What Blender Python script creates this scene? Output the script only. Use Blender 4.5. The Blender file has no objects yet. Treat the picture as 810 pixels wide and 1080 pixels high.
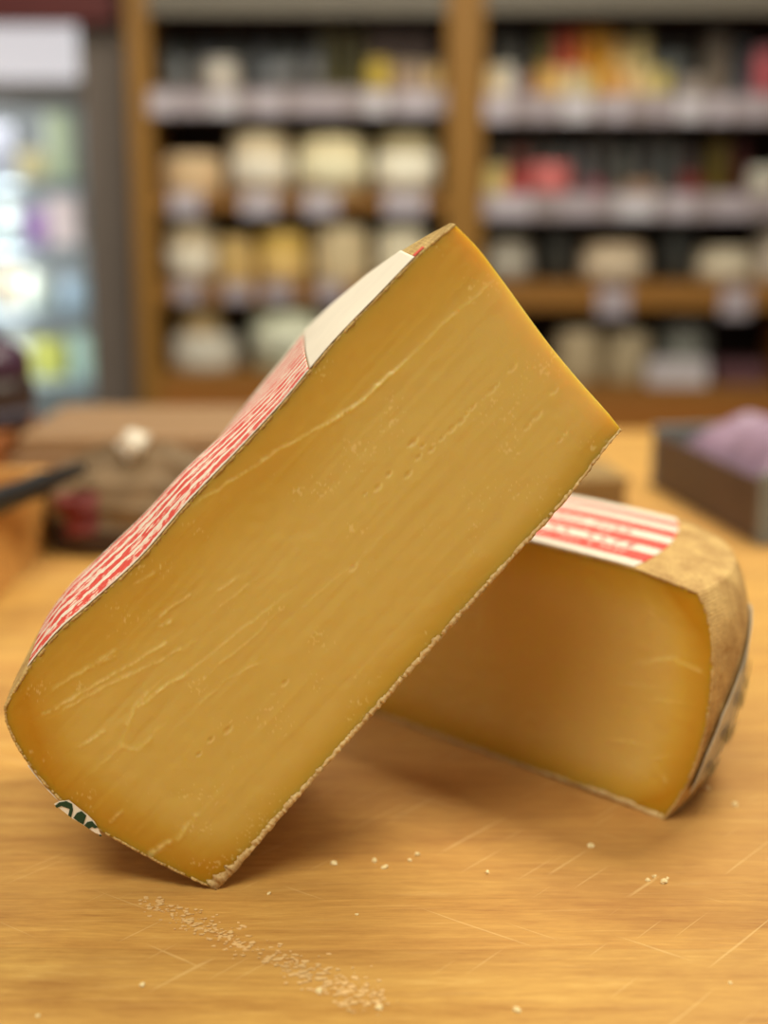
import bpy, bmesh, math, random
import numpy as np
from mathutils import Vector

S = bpy.context.scene
COL = S.collection

# ------------------------------------------------------------------ camera, world, lights, exposure
FPX = 1500.0                                   # focal length in pixels of the 810x1080 frame
PITCH = math.atan(340 / FPX)
CAM_Z = 0.30                                   # above the worktop (z = 0)
CP, SP = math.cos(PITCH), math.sin(PITCH)
cam_data = bpy.data.cameras.new('camera')
cam = bpy.data.objects.new('camera', cam_data)
COL.objects.link(cam)
cam.location = (0, 0, CAM_Z)
cam.rotation_euler = (math.pi / 2 - PITCH, 0, 0)
cam_data.sensor_fit = 'VERTICAL'
cam_data.sensor_height = 36.0
cam_data.lens = 36.0 * FPX / 1080
cam_data.clip_start = 0.02
cam_data.dof.use_dof = True
cam_data.dof.focus_distance = 0.602
cam_data.dof.aperture_fstop = 3.2
S.camera = cam

world = bpy.data.worlds.new('shop_ambience')
S.world = world
world.use_nodes = True
wb = world.node_tree.nodes['Background']
wb.inputs[0].default_value = (1.0, 0.96, 0.86, 1)
wb.inputs[1].default_value = 0.30


def area(name, loc, target, sx, sy, power, color):
    d = bpy.data.lights.new(name, 'AREA')
    d.shape = 'RECTANGLE'
    d.size, d.size_y = sx, sy
    d.energy = power
    d.color = color
    o = bpy.data.objects.new(name, d)
    COL.objects.link(o)
    o.location = loc
    o.rotation_euler = (Vector(target) - Vector(loc)).to_track_quat('-Z', 'Y').to_euler()
    return o


WARM = (1.0, 0.95, 0.74)
area('ceiling_lamp', (-0.35, -0.45, 1.75), (0.0, 0.6, 0.05), 1.1, 0.5, 29, WARM)
area('ceiling_lamp', (0.75, 1.35, 1.75), (0.1, 0.7, 0.05), 0.8, 0.5, 31, WARM)
area('ceiling_lamp', (-0.9, 1.3, 1.75), (-0.3, 1.2, 0.0), 0.8, 0.5, 8, WARM)
area('ceiling_lamp', (0.1, 2.3, 1.8), (0.1, 3.5, 0.0), 2.2, 0.35, 29, (1.0, 0.95, 0.80))

S.view_settings.view_transform = 'Standard'
S.view_settings.look = 'None'
S.view_settings.exposure = 0.0
S.view_settings.gamma = 1.0
S.view_settings.use_curve_mapping = False
S.cycles.use_denoising = True

rng = random.Random(7)
nrs = np.random.RandomState(11)


# ------------------------------------------------------------------ geometry helpers
def ray(px, py):
    a, b = (px - 405) / FPX, (540 - py) / FPX
    return np.array([a, CP + b * SP, -SP + b * CP])


CAMP = np.array([0, 0, CAM_Z])


def at(px, py, Y):
    """the point at distance Y in front of the camera that the photograph shows at (px, py)"""
    r = ray(px, py)
    return CAMP + r * (Y / r[1])


def on_z(px, py, z=0.0):
    r = ray(px, py)
    return CAMP + r * ((z - CAM_Z) / r[2])


def on_plane(px, py, P, n):
    r = ray(px, py)
    return CAMP + r * (np.dot(np.array(P) - CAMP, n) / np.dot(r, n))


def link(name, me, mats, parent=None, smooth=False):
    if not isinstance(mats, (list, tuple)):
        mats = [mats]
    for m in mats:
        me.materials.append(m)
    if smooth:
        for p in me.polygons:
            p.use_smooth = True
    o = bpy.data.objects.new(name, me)
    COL.objects.link(o)
    if parent is not None:
        o.parent = parent
    return o


def from_bm(name, bm, mats, parent=None, smooth=False, loc=None):
    bmesh.ops.recalc_face_normals(bm, faces=bm.faces)
    me = bpy.data.meshes.new(name)
    bm.to_mesh(me)
    bm.free()
    o = link(name, me, mats, parent, smooth)
    if loc is not None:
        o.location = loc
    return o


def empty(name, loc, rz=0.0):
    o = bpy.data.objects.new(name, None)
    COL.objects.link(o)
    o.location = loc
    o.rotation_euler = (0, 0, rz)
    o.empty_display_size = 0.05
    return o


def tag(o, label=None, cat=None, group=None, kind=None):
    if label:
        o['label'] = label
    if cat:
        o['category'] = cat
    if group:
        o['group'] = group
    if kind:
        o['kind'] = kind
    return o


def box_bm(x0, x1, y0, y1, z0, z1, bevel=0.0, bm=None, seg=2):
    own = bm is None
    bm = bm or bmesh.new()
    t = bmesh.new()
    bmesh.ops.create_cube(t, size=1.0)
    for v in t.verts:
        v.co = Vector(((x0 + x1) / 2 + v.co.x * (x1 - x0), (y0 + y1) / 2 + v.co.y * (y1 - y0), (z0 + z1) / 2 + v.co.z * (z1 - z0)))
    if bevel > 0:
        bmesh.ops.bevel(t, geom=t.edges[:], offset=bevel, segments=seg, affect='EDGES', profile=0.5)
    me = bpy.data.meshes.new('tmp')
    t.to_mesh(me)
    t.free()
    bm.from_mesh(me)
    bpy.data.meshes.remove(me)
    return bm


def lathe_bm(profile, seg=28, bm=None):
    """closed solid of revolution about z; profile = [(r, z), ...] from bottom to top"""
    bm = bm or bmesh.new()
    rings = []
    for r, z in profile:
        rings.append([bm.verts.new((r * math.cos(2 * math.pi * k / seg), r * math.sin(2 * math.pi * k / seg), z)) for k in range(seg)])
    for a, b in zip(rings, rings[1:]):
        for k in range(seg):
            bm.faces.new((a[k], a[(k + 1) % seg], b[(k + 1) % seg], b[k]))
    bm.faces.new(list(reversed(rings[0])))
    bm.faces.new(rings[-1])
    return bm


def grid_mesh(name, pts, uv=None, attr=None):
    """pts: (M, N, 3) array -> quad mesh"""
    M, N = pts.shape[:2]
    me = bpy.data.meshes.new(name)
    idx = np.arange(M * N).reshape(M, N)
    f = np.stack([idx[:-1, :-1], idx[1:, :-1], idx[1:, 1:], idx[:-1, 1:]], -1).reshape(-1, 4)
    me.from_pydata(pts.reshape(-1, 3).tolist(), [], f.tolist())
    if uv is not None:
        l = me.uv_layers.new(name='UVMap')
        vi = np.zeros(len(me.loops), dtype=np.int32)
        me.loops.foreach_get('vertex_index', vi)
        l.data.foreach_set('uv', uv.reshape(-1, 2)[vi].astype(np.float32).ravel())
    if attr:
        for k, a in attr.items():
            at_ = me.attributes.new(k, 'FLOAT', 'POINT')
            at_.data.foreach_set('value', a.ravel().astype(np.float32))
    return me


def catmull(P, n):
    P = np.array(P, float)
    if len(P) == 2:
        t = np.linspace(0, 1, n)[:, None]
        return P[0] * (1 - t) + P[1] * t
    Q = np.vstack([2 * P[0] - P[1], P, 2 * P[-1] - P[-2]])
    out = []
    for i in range(len(P) - 1):
        p0, p1, p2, p3 = Q[i:i + 4]
        for t in np.linspace(0, 1, 40, endpoint=False):
            out.append(0.5 * (2 * p1 + (p2 - p0) * t + (2 * p0 - 5 * p1 + 4 * p2 - p3) * t * t + (3 * p1 - p0 - 3 * p2 + p3) * t ** 3))
    out.append(P[-1])
    out = np.array(out)
    s = np.r_[0, np.cumsum(np.linalg.norm(np.diff(out, axis=0), axis=1))]
    q = np.linspace(0, s[-1], n)
    return np.stack([np.interp(q, s, out[:, k]) for k in range(2)], 1)


def vnoise(shape_pts, scale, seed=0):
    """smooth 2-D value noise in -1..1 at points (...,2)"""
    r = np.random.RandomState(seed)
    tab = r.rand(256, 256) * 2 - 1
    p = shape_pts * scale + 57.3
    i = np.floor(p).astype(int)
    f_ = p - i
    f_ = f_ * f_ * (3 - 2 * f_)
    a = tab[i[..., 0] % 256, i[..., 1] % 256]
    b = tab[(i[..., 0] + 1) % 256, i[..., 1] % 256]
    c = tab[i[..., 0] % 256, (i[..., 1] + 1) % 256]
    d = tab[(i[..., 0] + 1) % 256, (i[..., 1] + 1) % 256]
    return (a * (1 - f_[..., 0]) + b * f_[..., 0]) * (1 - f_[..., 1]) + (c * (1 - f_[..., 0]) + d * f_[..., 0]) * f_[..., 1]


# ------------------------------------------------------------------ materials
def lin(r, g, b):
    c = []
    for v in (r, g, b):
        v /= 255.0
        c.append(v / 12.92 if v <= 0.04045 else ((v + 0.055) / 1.055) ** 2.4)
    return (c[0], c[1], c[2], 1.0)


class Mat:
    def __init__(self, name):
        self.m = bpy.data.materials.new(name)
        self.m.use_nodes = True
        self.t = self.m.node_tree
        self.b = self.t.nodes['Principled BSDF']

    def n(self, kind, **kw):
        x = self.t.nodes.new(kind)
        for k, v in kw.items():
            if k.startswith('i_'):
                x.inputs[k[2:].replace('_', ' ')].default_value = v
            else:
                setattr(x, k, v)
        return x

    def l(self, a, b):
        self.t.links.new(a, b)

    def ramp(self, fac, stops):
        r = self.n('ShaderNodeValToRGB')
        e = r.color_ramp.elements
        while len(e) < len(stops):
            e.new(0.5)
        for k, (p, c) in enumerate(stops):
            e[k].position = p
            e[k].color = c
        self.l(fac, r.inputs[0])
        return r

    def coords(self, which='Object', scale=(1, 1, 1), rot=(0, 0, 0), loc=(0, 0, 0)):
        tc = self.n('ShaderNodeTexCoord')
        mp = self.n('ShaderNodeMapping')
        mp.inputs['Scale'].default_value = scale
        mp.inputs['Rotation'].default_value = rot
        mp.inputs['Location'].default_value = loc
        self.l(tc.outputs[which], mp.inputs[0])
        return mp.outputs[0]

    def noise(self, vec, scale, detail=3, rough=0.55):
        x = self.n('ShaderNodeTexNoise', i_Scale=scale, i_Detail=detail, i_Roughness=rough)
        self.l(vec, x.inputs['Vector'])
        return x.outputs['Fac']

    def mix(self, fac, a, b, mode='MIX'):
        x = self.n('ShaderNodeMix', data_type='RGBA', blend_type=mode)
        for sock, v in ((x.inputs[0], fac), (x.inputs[6], a), (x.inputs[7], b)):
            if isinstance(v, (int, float, tuple)):
                sock.default_value = v
            else:
                self.l(v, sock)
        return x.outputs[2]

    def math(self, op, a, b=0.0, c=None):
        x = self.n('ShaderNodeMath', operation=op)
        for k, v in enumerate((a, b) if c is None else (a, b, c)):
            if isinstance(v, (int, float)):
                x.inputs[k].default_value = v
            else:
                self.l(v, x.inputs[k])
        return x.outputs[0]

    def bump(self, h, strength=0.3, dist=0.001):
        x = self.n('ShaderNodeBump', i_Strength=strength, i_Distance=dist)
        self.l(h, x.inputs['Height'])
        self.l(x.outputs[0], self.b.inputs['Normal'])

    def set(self, **kw):
        for k, v in kw.items():
            self.b.inputs[k.replace('_', ' ')].default_value = v
        return self

    def color(self, c):
        if isinstance(c, tuple):
            self.b.inputs['Base Color'].default_value = c
        else:
            self.l(c, self.b.inputs['Base Color'])
        return self


_plain = {}


def plain(r, g, b, rough=0.55, var=0.12, metal=0.0, scale=25):
    """a slightly mottled procedural colour"""
    key = (r, g, b, rough, var, metal)
    if key in _plain:
        return _plain[key]
    M = Mat('mottled_%d_%d_%d' % (r, g, b))
    f_ = M.noise(M.coords(), scale, 4)
    c = lin(r, g, b)
    lo = tuple(v * (1 - var) for v in c[:3]) + (1,)
    hi = tuple(min(1, v * (1 + var)) for v in c[:3]) + (1,)
    M.color(M.ramp(f_, [(0.3, lo), (0.7, hi)]).outputs[0])
    M.set(Roughness=rough, Metallic=metal)
    _plain[key] = M.m
    return M.m


def wood(name, dark, light, along='X', fine=1.0, rough=0.5, spec=0.4, bump=0.15):
    M = Mat(name)
    sc = {'X': (1.2, 34, 34), 'Y': (34, 1.2, 34), 'Z': (34, 34, 1.2)}[along]
    v = M.coords('Object', tuple(s * fine for s in sc))
    a = M.noise(v, 1.0, 5, 0.6)
    v2 = M.coords('Object', tuple(s * fine * (4 if s > 2 else 1.6) for s in sc))
    b = M.noise(v2, 1.0, 3, 0.6)
    f_ = M.math('ADD', M.math('MULTIPLY', a, 0.65), M.math('MULTIPLY', b, 0.35))
    M.color(M.ramp(f_, [(0.3, dark), (0.68, light)]).outputs[0])
    M.set(Roughness=rough)
    M.b.inputs['Specular IOR Level'].default_value = spec
    M.bump(b, bump, 0.0006)
    return M.m


def board_material():
    M = Mat('worn_maple_board')
    tc = M.n('ShaderNodeTexCoord')
    # gentle warp so the grain is never ruler straight
    wv = M.n('ShaderNodeTexNoise', i_Scale=3.0, i_Detail=2)
    M.l(tc.outputs['Object'], wv.inputs['Vector'])
    off = M.n('ShaderNodeVectorMath', operation='MULTIPLY_ADD')
    M.l(wv.outputs['Color'], off.inputs[0])
    off.inputs[1].default_value = (0.0, 0.02, 0.0)
    M.l(tc.outputs['Object'], off.inputs[2])

    def gr(scale, detail=4, rough=0.6):
        mp = M.n('ShaderNodeMapping')
        mp.inputs['Scale'].default_value = scale
        M.l(off.outputs[0], mp.inputs[0])
        return M.noise(mp.outputs[0], 1.0, detail, rough)
    g1 = gr((5.0, 48, 1), 5)
    g2 = gr((26.0, 240, 1), 5, 0.72)
    g3 = gr((70.0, 640, 1), 4, 0.75)
    blot = gr((6, 10, 1), 5, 0.65)
    worn = gr((1.1, 2.2, 1), 3)
    f_ = M.math('ADD', M.math('MULTIPLY', g1, 0.36), M.math('ADD', M.math('MULTIPLY', g2, 0.40), M.math('MULTIPLY', g3, 0.24)))
    base = M.ramp(f_, [(0.33, lin(148, 96, 40)), (0.45, lin(194, 146, 72)), (0.56, lin(218, 172, 90)), (0.68, lin(240, 202, 124))]).outputs[0]
    # staves glued side by side
    sv = M.n('ShaderNodeTexBrick', i_Scale=1.0)
    sv.inputs['Color1'].default_value = (0.93, 0.93, 0.93, 1)
    sv.inputs['Color2'].default_value = (1.03, 1.0, 0.97, 1)
    sv.inputs['Mortar'].default_value = (0.88, 0.84, 0.78, 1)
    sv.inputs['Mortar Size'].default_value = 0.0006
    sv.inputs['Brick Width'].default_value = 9.0
    sv.inputs['Row Height'].default_value = 0.042
    sh = M.n('ShaderNodeVectorMath', operation='ADD')
    M.l(off.outputs[0], sh.inputs[0])
    sh.inputs[1].default_value = (1.7, 0.013, 0.0)
    M.l(sh.outputs[0], sv.inputs['Vector'])
    base = M.mix(1.0, base, sv.outputs['Color'], 'MULTIPLY')
    base = M.mix(M.math('MULTIPLY', M.ramp(worn, [(0.36, (0, 0, 0, 1)), (0.58, (1, 1, 1, 1))]).outputs[0], 0.55), base, lin(182, 130, 80))
    # brown water stains, pale knife scratches
    base = M.mix(M.math('MULTIPLY', M.ramp(blot, [(0.50, (0, 0, 0, 1)), (0.68, (1, 1, 1, 1))]).outputs[0], 0.5), base, lin(150, 98, 52))

    def scratch(rot, sc, lo):
        mp = M.n('ShaderNodeMapping')
        mp.inputs['Rotation'].default_value = (0, 0, rot)
        M.l(tc.outputs['Object'], mp.inputs[0])
        mp2 = M.n('ShaderNodeMapping')
        mp2.inputs['Scale'].default_value = sc
        M.l(mp.outputs[0], mp2.inputs[0])
        x = M.noise(mp2.outputs[0], 1.0, 1.0, 0.4)
        return M.ramp(x, [(lo, (0, 0, 0, 1)), (lo + 0.03, (1, 1, 1, 1))]).outputs[0]
    s1 = scratch(-0.85, (13, 420, 1), 0.70)
    s2 = scratch(0.60, (13, 420, 1), 0.72)
    s3 = scratch(-0.03, (16, 420, 1), 0.655)
    sc_ = M.math('MAXIMUM', M.math('MAXIMUM', s1, s2), M.math('MULTIPLY', s3, 0.25))
    base = M.mix(M.math('MULTIPLY', sc_, 0.27), base, lin(246, 212, 150))
    M.color(base)
    M.set(Roughness=0.55)
    M.b.inputs['Specular IOR Level'].default_value = 0.22
    M.bump(M.math('SUBTRACT', f_, M.math('MULTIPLY', sc_, 0.3)), 0.35, 0.0008)
    return M.m


def paste_material(name, core, mid, edge):
    """cut cheese: 'rim' attribute 1 at the rind .. 0 in the core, 'crumb' on torn ridges"""
    M = Mat(name)
    at_ = M.n('ShaderNodeAttribute', attribute_name='rim')
    cr = M.n('ShaderNodeAttribute', attribute_name='crumb')
    co = M.coords()
    big = M.noise(co, 16, 4, 0.5)
    f_ = M.math('ADD', at_.outputs['Fac'], M.math('MULTIPLY', M.math('SUBTRACT', big, 0.5), 0.35))
    base = M.ramp(f_, [(0.05, core), (0.40, mid), (0.95, edge)]).outputs[0]
    base = M.mix(M.math('MULTIPLY', cr.outputs['Fac'], 0.75), base, lin(240, 216, 150))
    M.color(base)
    fine = M.noise(co, 420, 4, 0.6)
    soft = M.noise(co, 70, 3, 0.5)
    M.bump(M.math('ADD', M.math('MULTIPLY', fine, 0.4), soft), 0.22, 0.0008)
    M.set(Roughness=0.42, IOR=1.45)
    M.b.inputs['Subsurface Weight'].default_value = 0.75
    M.b.inputs['Subsurface Radius'].default_value = (1.0, 0.55, 0.14)
    M.b.inputs['Subsurface Scale'].default_value = 0.019
    return M.m


def rind_material(name, dark, light, weave=True):
    M = Mat(name)
    co = M.coords()
    a = M.noise(co, 55, 5, 0.65)
    b = M.noise(co, 700, 3, 0.6)
    f_ = M.math('ADD', M.math('MULTIPLY', a, 0.6), M.math('MULTIPLY', b, 0.4))
    base = M.ramp(f_, [(0.34, dark), (0.62, light)]).outputs[0]
    h = f_
    if weave:
        uv = M.n('ShaderNodeTexCoord')
        ck = M.n('ShaderNodeTexWave', wave_type='BANDS', bands_direction='X', i_Scale=190.0, i_Distortion=3.0)
        M.l(uv.outputs['UV'], ck.inputs['Vector'])
        ck2 = M.n('ShaderNodeTexWave', wave_type='BANDS', bands_direction='Y', i_Scale=190.0, i_Distortion=3.0)
        M.l(uv.outputs['UV'], ck2.inputs['Vector'])
        w_ = M.math('MULTIPLY', M.math('ADD', ck.outputs['Fac'], ck2.outputs['Fac']), 0.5)
        base = M.mix(M.math('MULTIPLY', w_, 0.22), base, dark)
        h = M.math('ADD', f_, M.math('MULTIPLY', w_, -0.35))
    M.color(base)
    M.bump(h, 0.7, 0.0012)
    M.set(Roughness=0.75)
    return M.m


def label_material(name, stripes, marks=True):
    """printed paper; uv = metres (along, across). stripes: [(centre, half width)] of red across"""
    M = Mat(name)
    tc = M.n('ShaderNodeTexCoord')
    sp = M.n('ShaderNodeSeparateXYZ')
    M.l(tc.outputs['UV'], sp.inputs[0])
    u, v = sp.outputs[0], sp.outputs[1]
    wob = M.math('MULTIPLY', M.math('SUBTRACT', M.noise(M.coords('UV', (1, 1, 1)), 130, 3), 0.5), 0.0016 if not marks else 0.0075)
    vv = M.math('ADD', v, wob)
    tot = None
    for c, h in stripes:
        s = M.math('LESS_THAN', M.math('ABSOLUTE', M.math('SUBTRACT', vv, c)), h)
        tot = s if tot is None else M.math('MAXIMUM', tot, s)
    fade = M.noise(M.coords('UV', (1, 1, 1)), 420, 3, 0.6)
    red = M.ramp(fade, [(0.3, lin(206, 52, 44)), (0.75, lin(226, 92, 78))]).outputs[0]
    white = M.ramp(fade, [(0.3, lin(222, 204, 186)), (0.7, lin(238, 226, 212))]).outputs[0]
    base = M.mix(tot, white, red)
    if marks:
        # worn white flecks where the print has rubbed off
        rub = M.noise(M.coords('UV', (130, 210, 1)), 1.0, 3, 0.7)
        r_ = M.ramp(rub, [(0.54, (0, 0, 0, 1)), (0.58, (1, 1, 1, 1))]).outputs[0]
        base = M.mix(M.math('MULTIPLY', M.math('MULTIPLY', r_, tot), 0.75), base, lin(244, 226, 206))
        b2 = M.ramp(M.noise(M.coords('UV', (70, 300, 1), (0, 0, 0), (5, 3, 0)), 1.0, 3, 0.7), [(0.60, (0, 0, 0, 1)), (0.66, (1, 1, 1, 1))]).outputs[0]
        base = M.mix(M.math('MULTIPLY', b2, 0.45), base, lin(226, 112, 96))
    M.color(base)
    M.set(Roughness=0.6)
    return M.m


MAT_BOARD = board_material()
MAT_PASTE = paste_material('pale_yellow_paste', lin(212, 178, 92), lin(202, 160, 62), lin(190, 134, 22))
MAT_PASTE_DARK = paste_material('amber_paste', lin(226, 192, 108), lin(218, 178, 76), lin(200, 144, 30))
MAT_RIND = rind_material('tan_cheese_rind', lin(164, 122, 62), lin(222, 190, 124))
MAT_RIND_LOW = rind_material('crumbly_pale_rind', lin(166, 124, 66), lin(226, 196, 140), False)
MAT_PAPER = plain(236, 224, 208, 0.6, 0.05)
MAT_GREEN_INK = plain(22, 58, 34, 0.6, 0.1)

# ------------------------------------------------------------------ the setting
FLOOR_Z = -0.90
SHELF_Y = 3.5


def struct(name, bm, m):
    o = from_bm(name, bm, m)
    o['kind'] = 'structure'
    return o


fl = Mat('grey_brown_floor_tiles')
br = fl.n('ShaderNodeTexBrick', i_Scale=1.0)
br.offset = 0.0
br.inputs['Color1'].default_value = lin(120, 106, 92)
br.inputs['Color2'].default_value = lin(132, 116, 100)
br.inputs['Mortar'].default_value = lin(82, 72, 62)
br.inputs['Mortar Size'].default_value = 0.006
br.inputs['Brick Width'].default_value = 0.4
br.inputs['Row Height'].default_value = 0.4
fl.l(fl.coords(), br.inputs['Vector'])
fl.color(br.outputs['Color'])
fl.set(Roughness=0.5)
struct('floor', box_bm(-6, 6, -1.2, 5.2, FLOOR_Z - 0.1, FLOOR_Z), fl.m)
struct('wall_back', box_bm(-6, 6, 5.1, 5.2, FLOOR_Z, 2.0), plain(96, 24, 20, 0.7, 0.1))
# brown grey pillar between the cold cabinet and the shelves, red fascia over the cabinet
pl0, pl1 = at(88, 200, 3.62), at(138, 200, 3.62)
struct('trim_1', box_bm(pl0[0], pl1[0], 3.62, 3.95, FLOOR_Z, 2.0, 0.004), plain(110, 98, 90, 0.6, 0.08))
rf = at(60, 26, 3.60)
struct('trim_2', box_bm(-1.9, at(124, 10, 3.58)[0], 3.56, 3.615, rf[2], 2.0, 0.003), plain(84, 18, 16, 0.6, 0.1))

# ------------------------------------------------------------------ counter
CY1 = 1.80
counter = empty('counter', (0, 1.0, FLOOR_Z))
tag(counter, 'wooden counter with worn maple worktop under the two cheese wedges', 'counter')


def child_at(o, parent):
    """keep world placement of a mesh built in world coordinates under an unrotated empty"""
    o.location = Vector(o.location) - Vector(parent.location)
    return o


child_at(from_bm('worktop', box_bm(-1.0, 1.1, 0.12, CY1, -0.05, 0.0, 0.004), MAT_BOARD, counter), counter)
MAT_OAK = wood('honey_oak', lin(128, 82, 30), lin(168, 114, 48), 'X')
MAT_OAK_V = wood('honey_oak_upright', lin(122, 84, 30), lin(160, 114, 46), 'Z')
child_at(from_bm('base_panel', box_bm(-0.96, 1.06, 0.16, CY1 - 0.04, FLOOR_Z, -0.05, 0.003), MAT_OAK, counter), counter)


# ------------------------------------------------------------------ the cheese wedges
class Wedge:
    """a block of cheese: Coons patch of the cut face, pushed back along n.
    sides of the patch: low (v=0), high (v=1), start (u=0), end (u=1)"""
    taper = None

    def __init__(self, P0, n, low, high, start, end, depth, deform=None):
        self.P0 = np.array(P0, float)
        n = np.array([n[0], n[1], 0.0])
        self.n = n / np.linalg.norm(n)
        self.ex = np.array([self.n[1], -self.n[0], 0.0])
        self.depth = depth
        self.deform = deform
        tp = lambda q: [self.to2(p) for p in q]
        self.N = 400
        self.low, self.high = catmull(tp(low), self.N), catmull(tp(high), self.N)
        self.start, self.end = catmull(tp(start), self.N), catmull(tp(end), self.N)

    def to2(self, px):
        d = on_plane(px[0], px[1], self.P0, self.n) - self.P0
        return (float(np.dot(d, self.ex)), float(d[2]))

    def _c(self, c, t):
        q = t * (self.N - 1)
        k = np.arange(self.N)
        return np.stack([np.interp(q, k, c[:, 0]), np.interp(q, k, c[:, 1])], -1)

    def face2(self, u, v):
        u, v = np.asarray(u, float), np.asarray(v, float)
        U, V = u[..., None], v[..., None]
        L0, L1, H0, H1 = self.low[0], self.low[-1], self.high[0], self.high[-1]
        return ((1 - V) * self._c(self.low, u) + V * self._c(self.high, u) + (1 - U) * self._c(self.start, v) + U * self._c(self.end, v)
                - ((1 - U) * (1 - V) * L0 + U * (1 - V) * L1 + (1 - U) * V * H0 + U * V * H1))

    def pos(self, u, v, w, push=0.0, nrm=None):
        """w in metres behind the cut face"""
        u, v, w = np.broadcast_arrays(np.asarray(u, float), np.asarray(v, float), np.asarray(w, float))
        p = self.face2(u, v)
        if nrm is not None:
            p = p + nrm * np.asarray(push)[..., None]
        if self.deform is not None:
            p = p + self.deform(u, v, w)
        if self.taper is not None:
            w = np.where(w > 0, w * self.taper(u), w)
        return self.P0 + p[..., 0:1] * self.ex + p[..., 1:2] * np.array([0, 0, 1.0]) + w[..., None] * self.n

    def px_to_2(self, pts):
        return np.array([self.to2(p) for p in pts])


def seg_dist(P, A, B):
    """distance to a segment, signed side, and parameter along it"""
    d = B - A
    L = np.dot(d, d)
    t = np.clip(((P - A) @ d) / L, 0, 1)
    q = P - (A + t[..., None] * d)
    side = (d[0] * (P[..., 1] - A[1]) - d[1] * (P[..., 0] - A[0])) / math.sqrt(L)
    return np.linalg.norm(q, axis=-1), side, t


def build_paste(W, name, mat, parent, M, N, K, relief, edge_w, round_end=None):
    """closed solid: front face with relief, sides, back"""
    u = np.linspace(0, 1, M)
    v = np.linspace(0, 1, N)
    U, V = np.meshgrid(u, v, indexing='ij')
    c = W.face2(U, V)
    ctr = c.reshape(-1, 2).mean(0)
    disp, crumb = relief(c, U, V)
    # distance to the rind for the colour
    fade = np.minimum.reduce([U * M / 12, (1 - U) * M / 12, V * N / 12, (1 - V) * N / 12])
    fade = np.clip(fade, 0, 1)
    disp = disp * fade
    if round_end:
        x = np.clip((1 - U) * round_end[0] / round_end[1], 0, 1)
        disp = disp - round_end[2] * (1 - x) ** 2
    rim = edge_w(c, U, V)
    verts, rims, crumbs = [], [], []

    def add(p, r, q):
        s = sum(len(x) for x in verts)
        verts.append(p.reshape(-1, 3))
        rims.append(np.broadcast_to(r, p.shape[:-1]).reshape(-1))
        crumbs.append(np.broadcast_to(q, p.shape[:-1]).reshape(-1))
        return s + np.arange(p.shape[0] * p.shape[1]).reshape(p.shape[:2])
    shr = lambda p2: p2
    front = W.pos(U, V, -disp)
    iF = add(front, rim, crumb)
    ws = np.linspace(0, 1, K) * W.depth
    path = [(0, j) for j in range(N)] + [(i, N - 1) for i in range(1, M)] + [(M - 1, j) for j in range(N - 2, -1, -1)] + [(i, 0) for i in range(M - 2, 0, -1)]
    pi = np.array(path)
    pu, pv = u[pi[:, 0]], v[pi[:, 1]]
    PU, WW = np.meshgrid(pu, ws[1:], indexing='ij')
    PV, _ = np.meshgrid(pv, ws[1:], indexing='ij')
    side = W.pos(PU, PV, WW)
    iS = add(side, 0.35, 0.0)
    loop0 = iF[pi[:, 0], pi[:, 1]]
    iS = np.hstack([loop0[:, None], iS])
    back = W.pos(U, V, np.full_like(U, W.depth))
    iB = add(back, rim, 0.0)
    faces = []

    def quads(idx, flip=False):
        a = np.stack([idx[:-1, :-1], idx[1:, :-1], idx[1:, 1:], idx[:-1, 1:]], -1).reshape(-1, 4)
        faces.append(a[:, ::-1] if flip else a)
    quads(iF)
    quads(iB, True)
    iS2 = np.vstack([iS, iS[:1]])
    quads(iS2)
    me = bpy.data.meshes.new(name)
    VV = np.vstack(verts)
    me.from_pydata(VV.tolist(), [], np.vstack(faces).tolist())
    for k, a in (('rim', np.concatenate(rims)), ('crumb', np.concatenate(crumbs))):
        x = me.attributes.new(k, 'FLOAT', 'POINT')
        x.data.foreach_set('value', a.astype(np.float32))
    bm = bmesh.new()
    bm.from_mesh(me)
    bmesh.ops.remove_doubles(bm, verts=bm.verts, dist=1e-6)
    bmesh.ops.recalc_face_normals(bm, faces=bm.faces)
    bm.to_mesh(me)
    bm.free()
    o = link(name, me, mat, parent, True)
    return o


def strip_normals(c):
    t = np.gradient(c, axis=0)
    t /= np.linalg.norm(t, axis=1)[:, None] + 1e-12
    return np.stack([-t[:, 1], t[:, 0]], 1)


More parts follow.
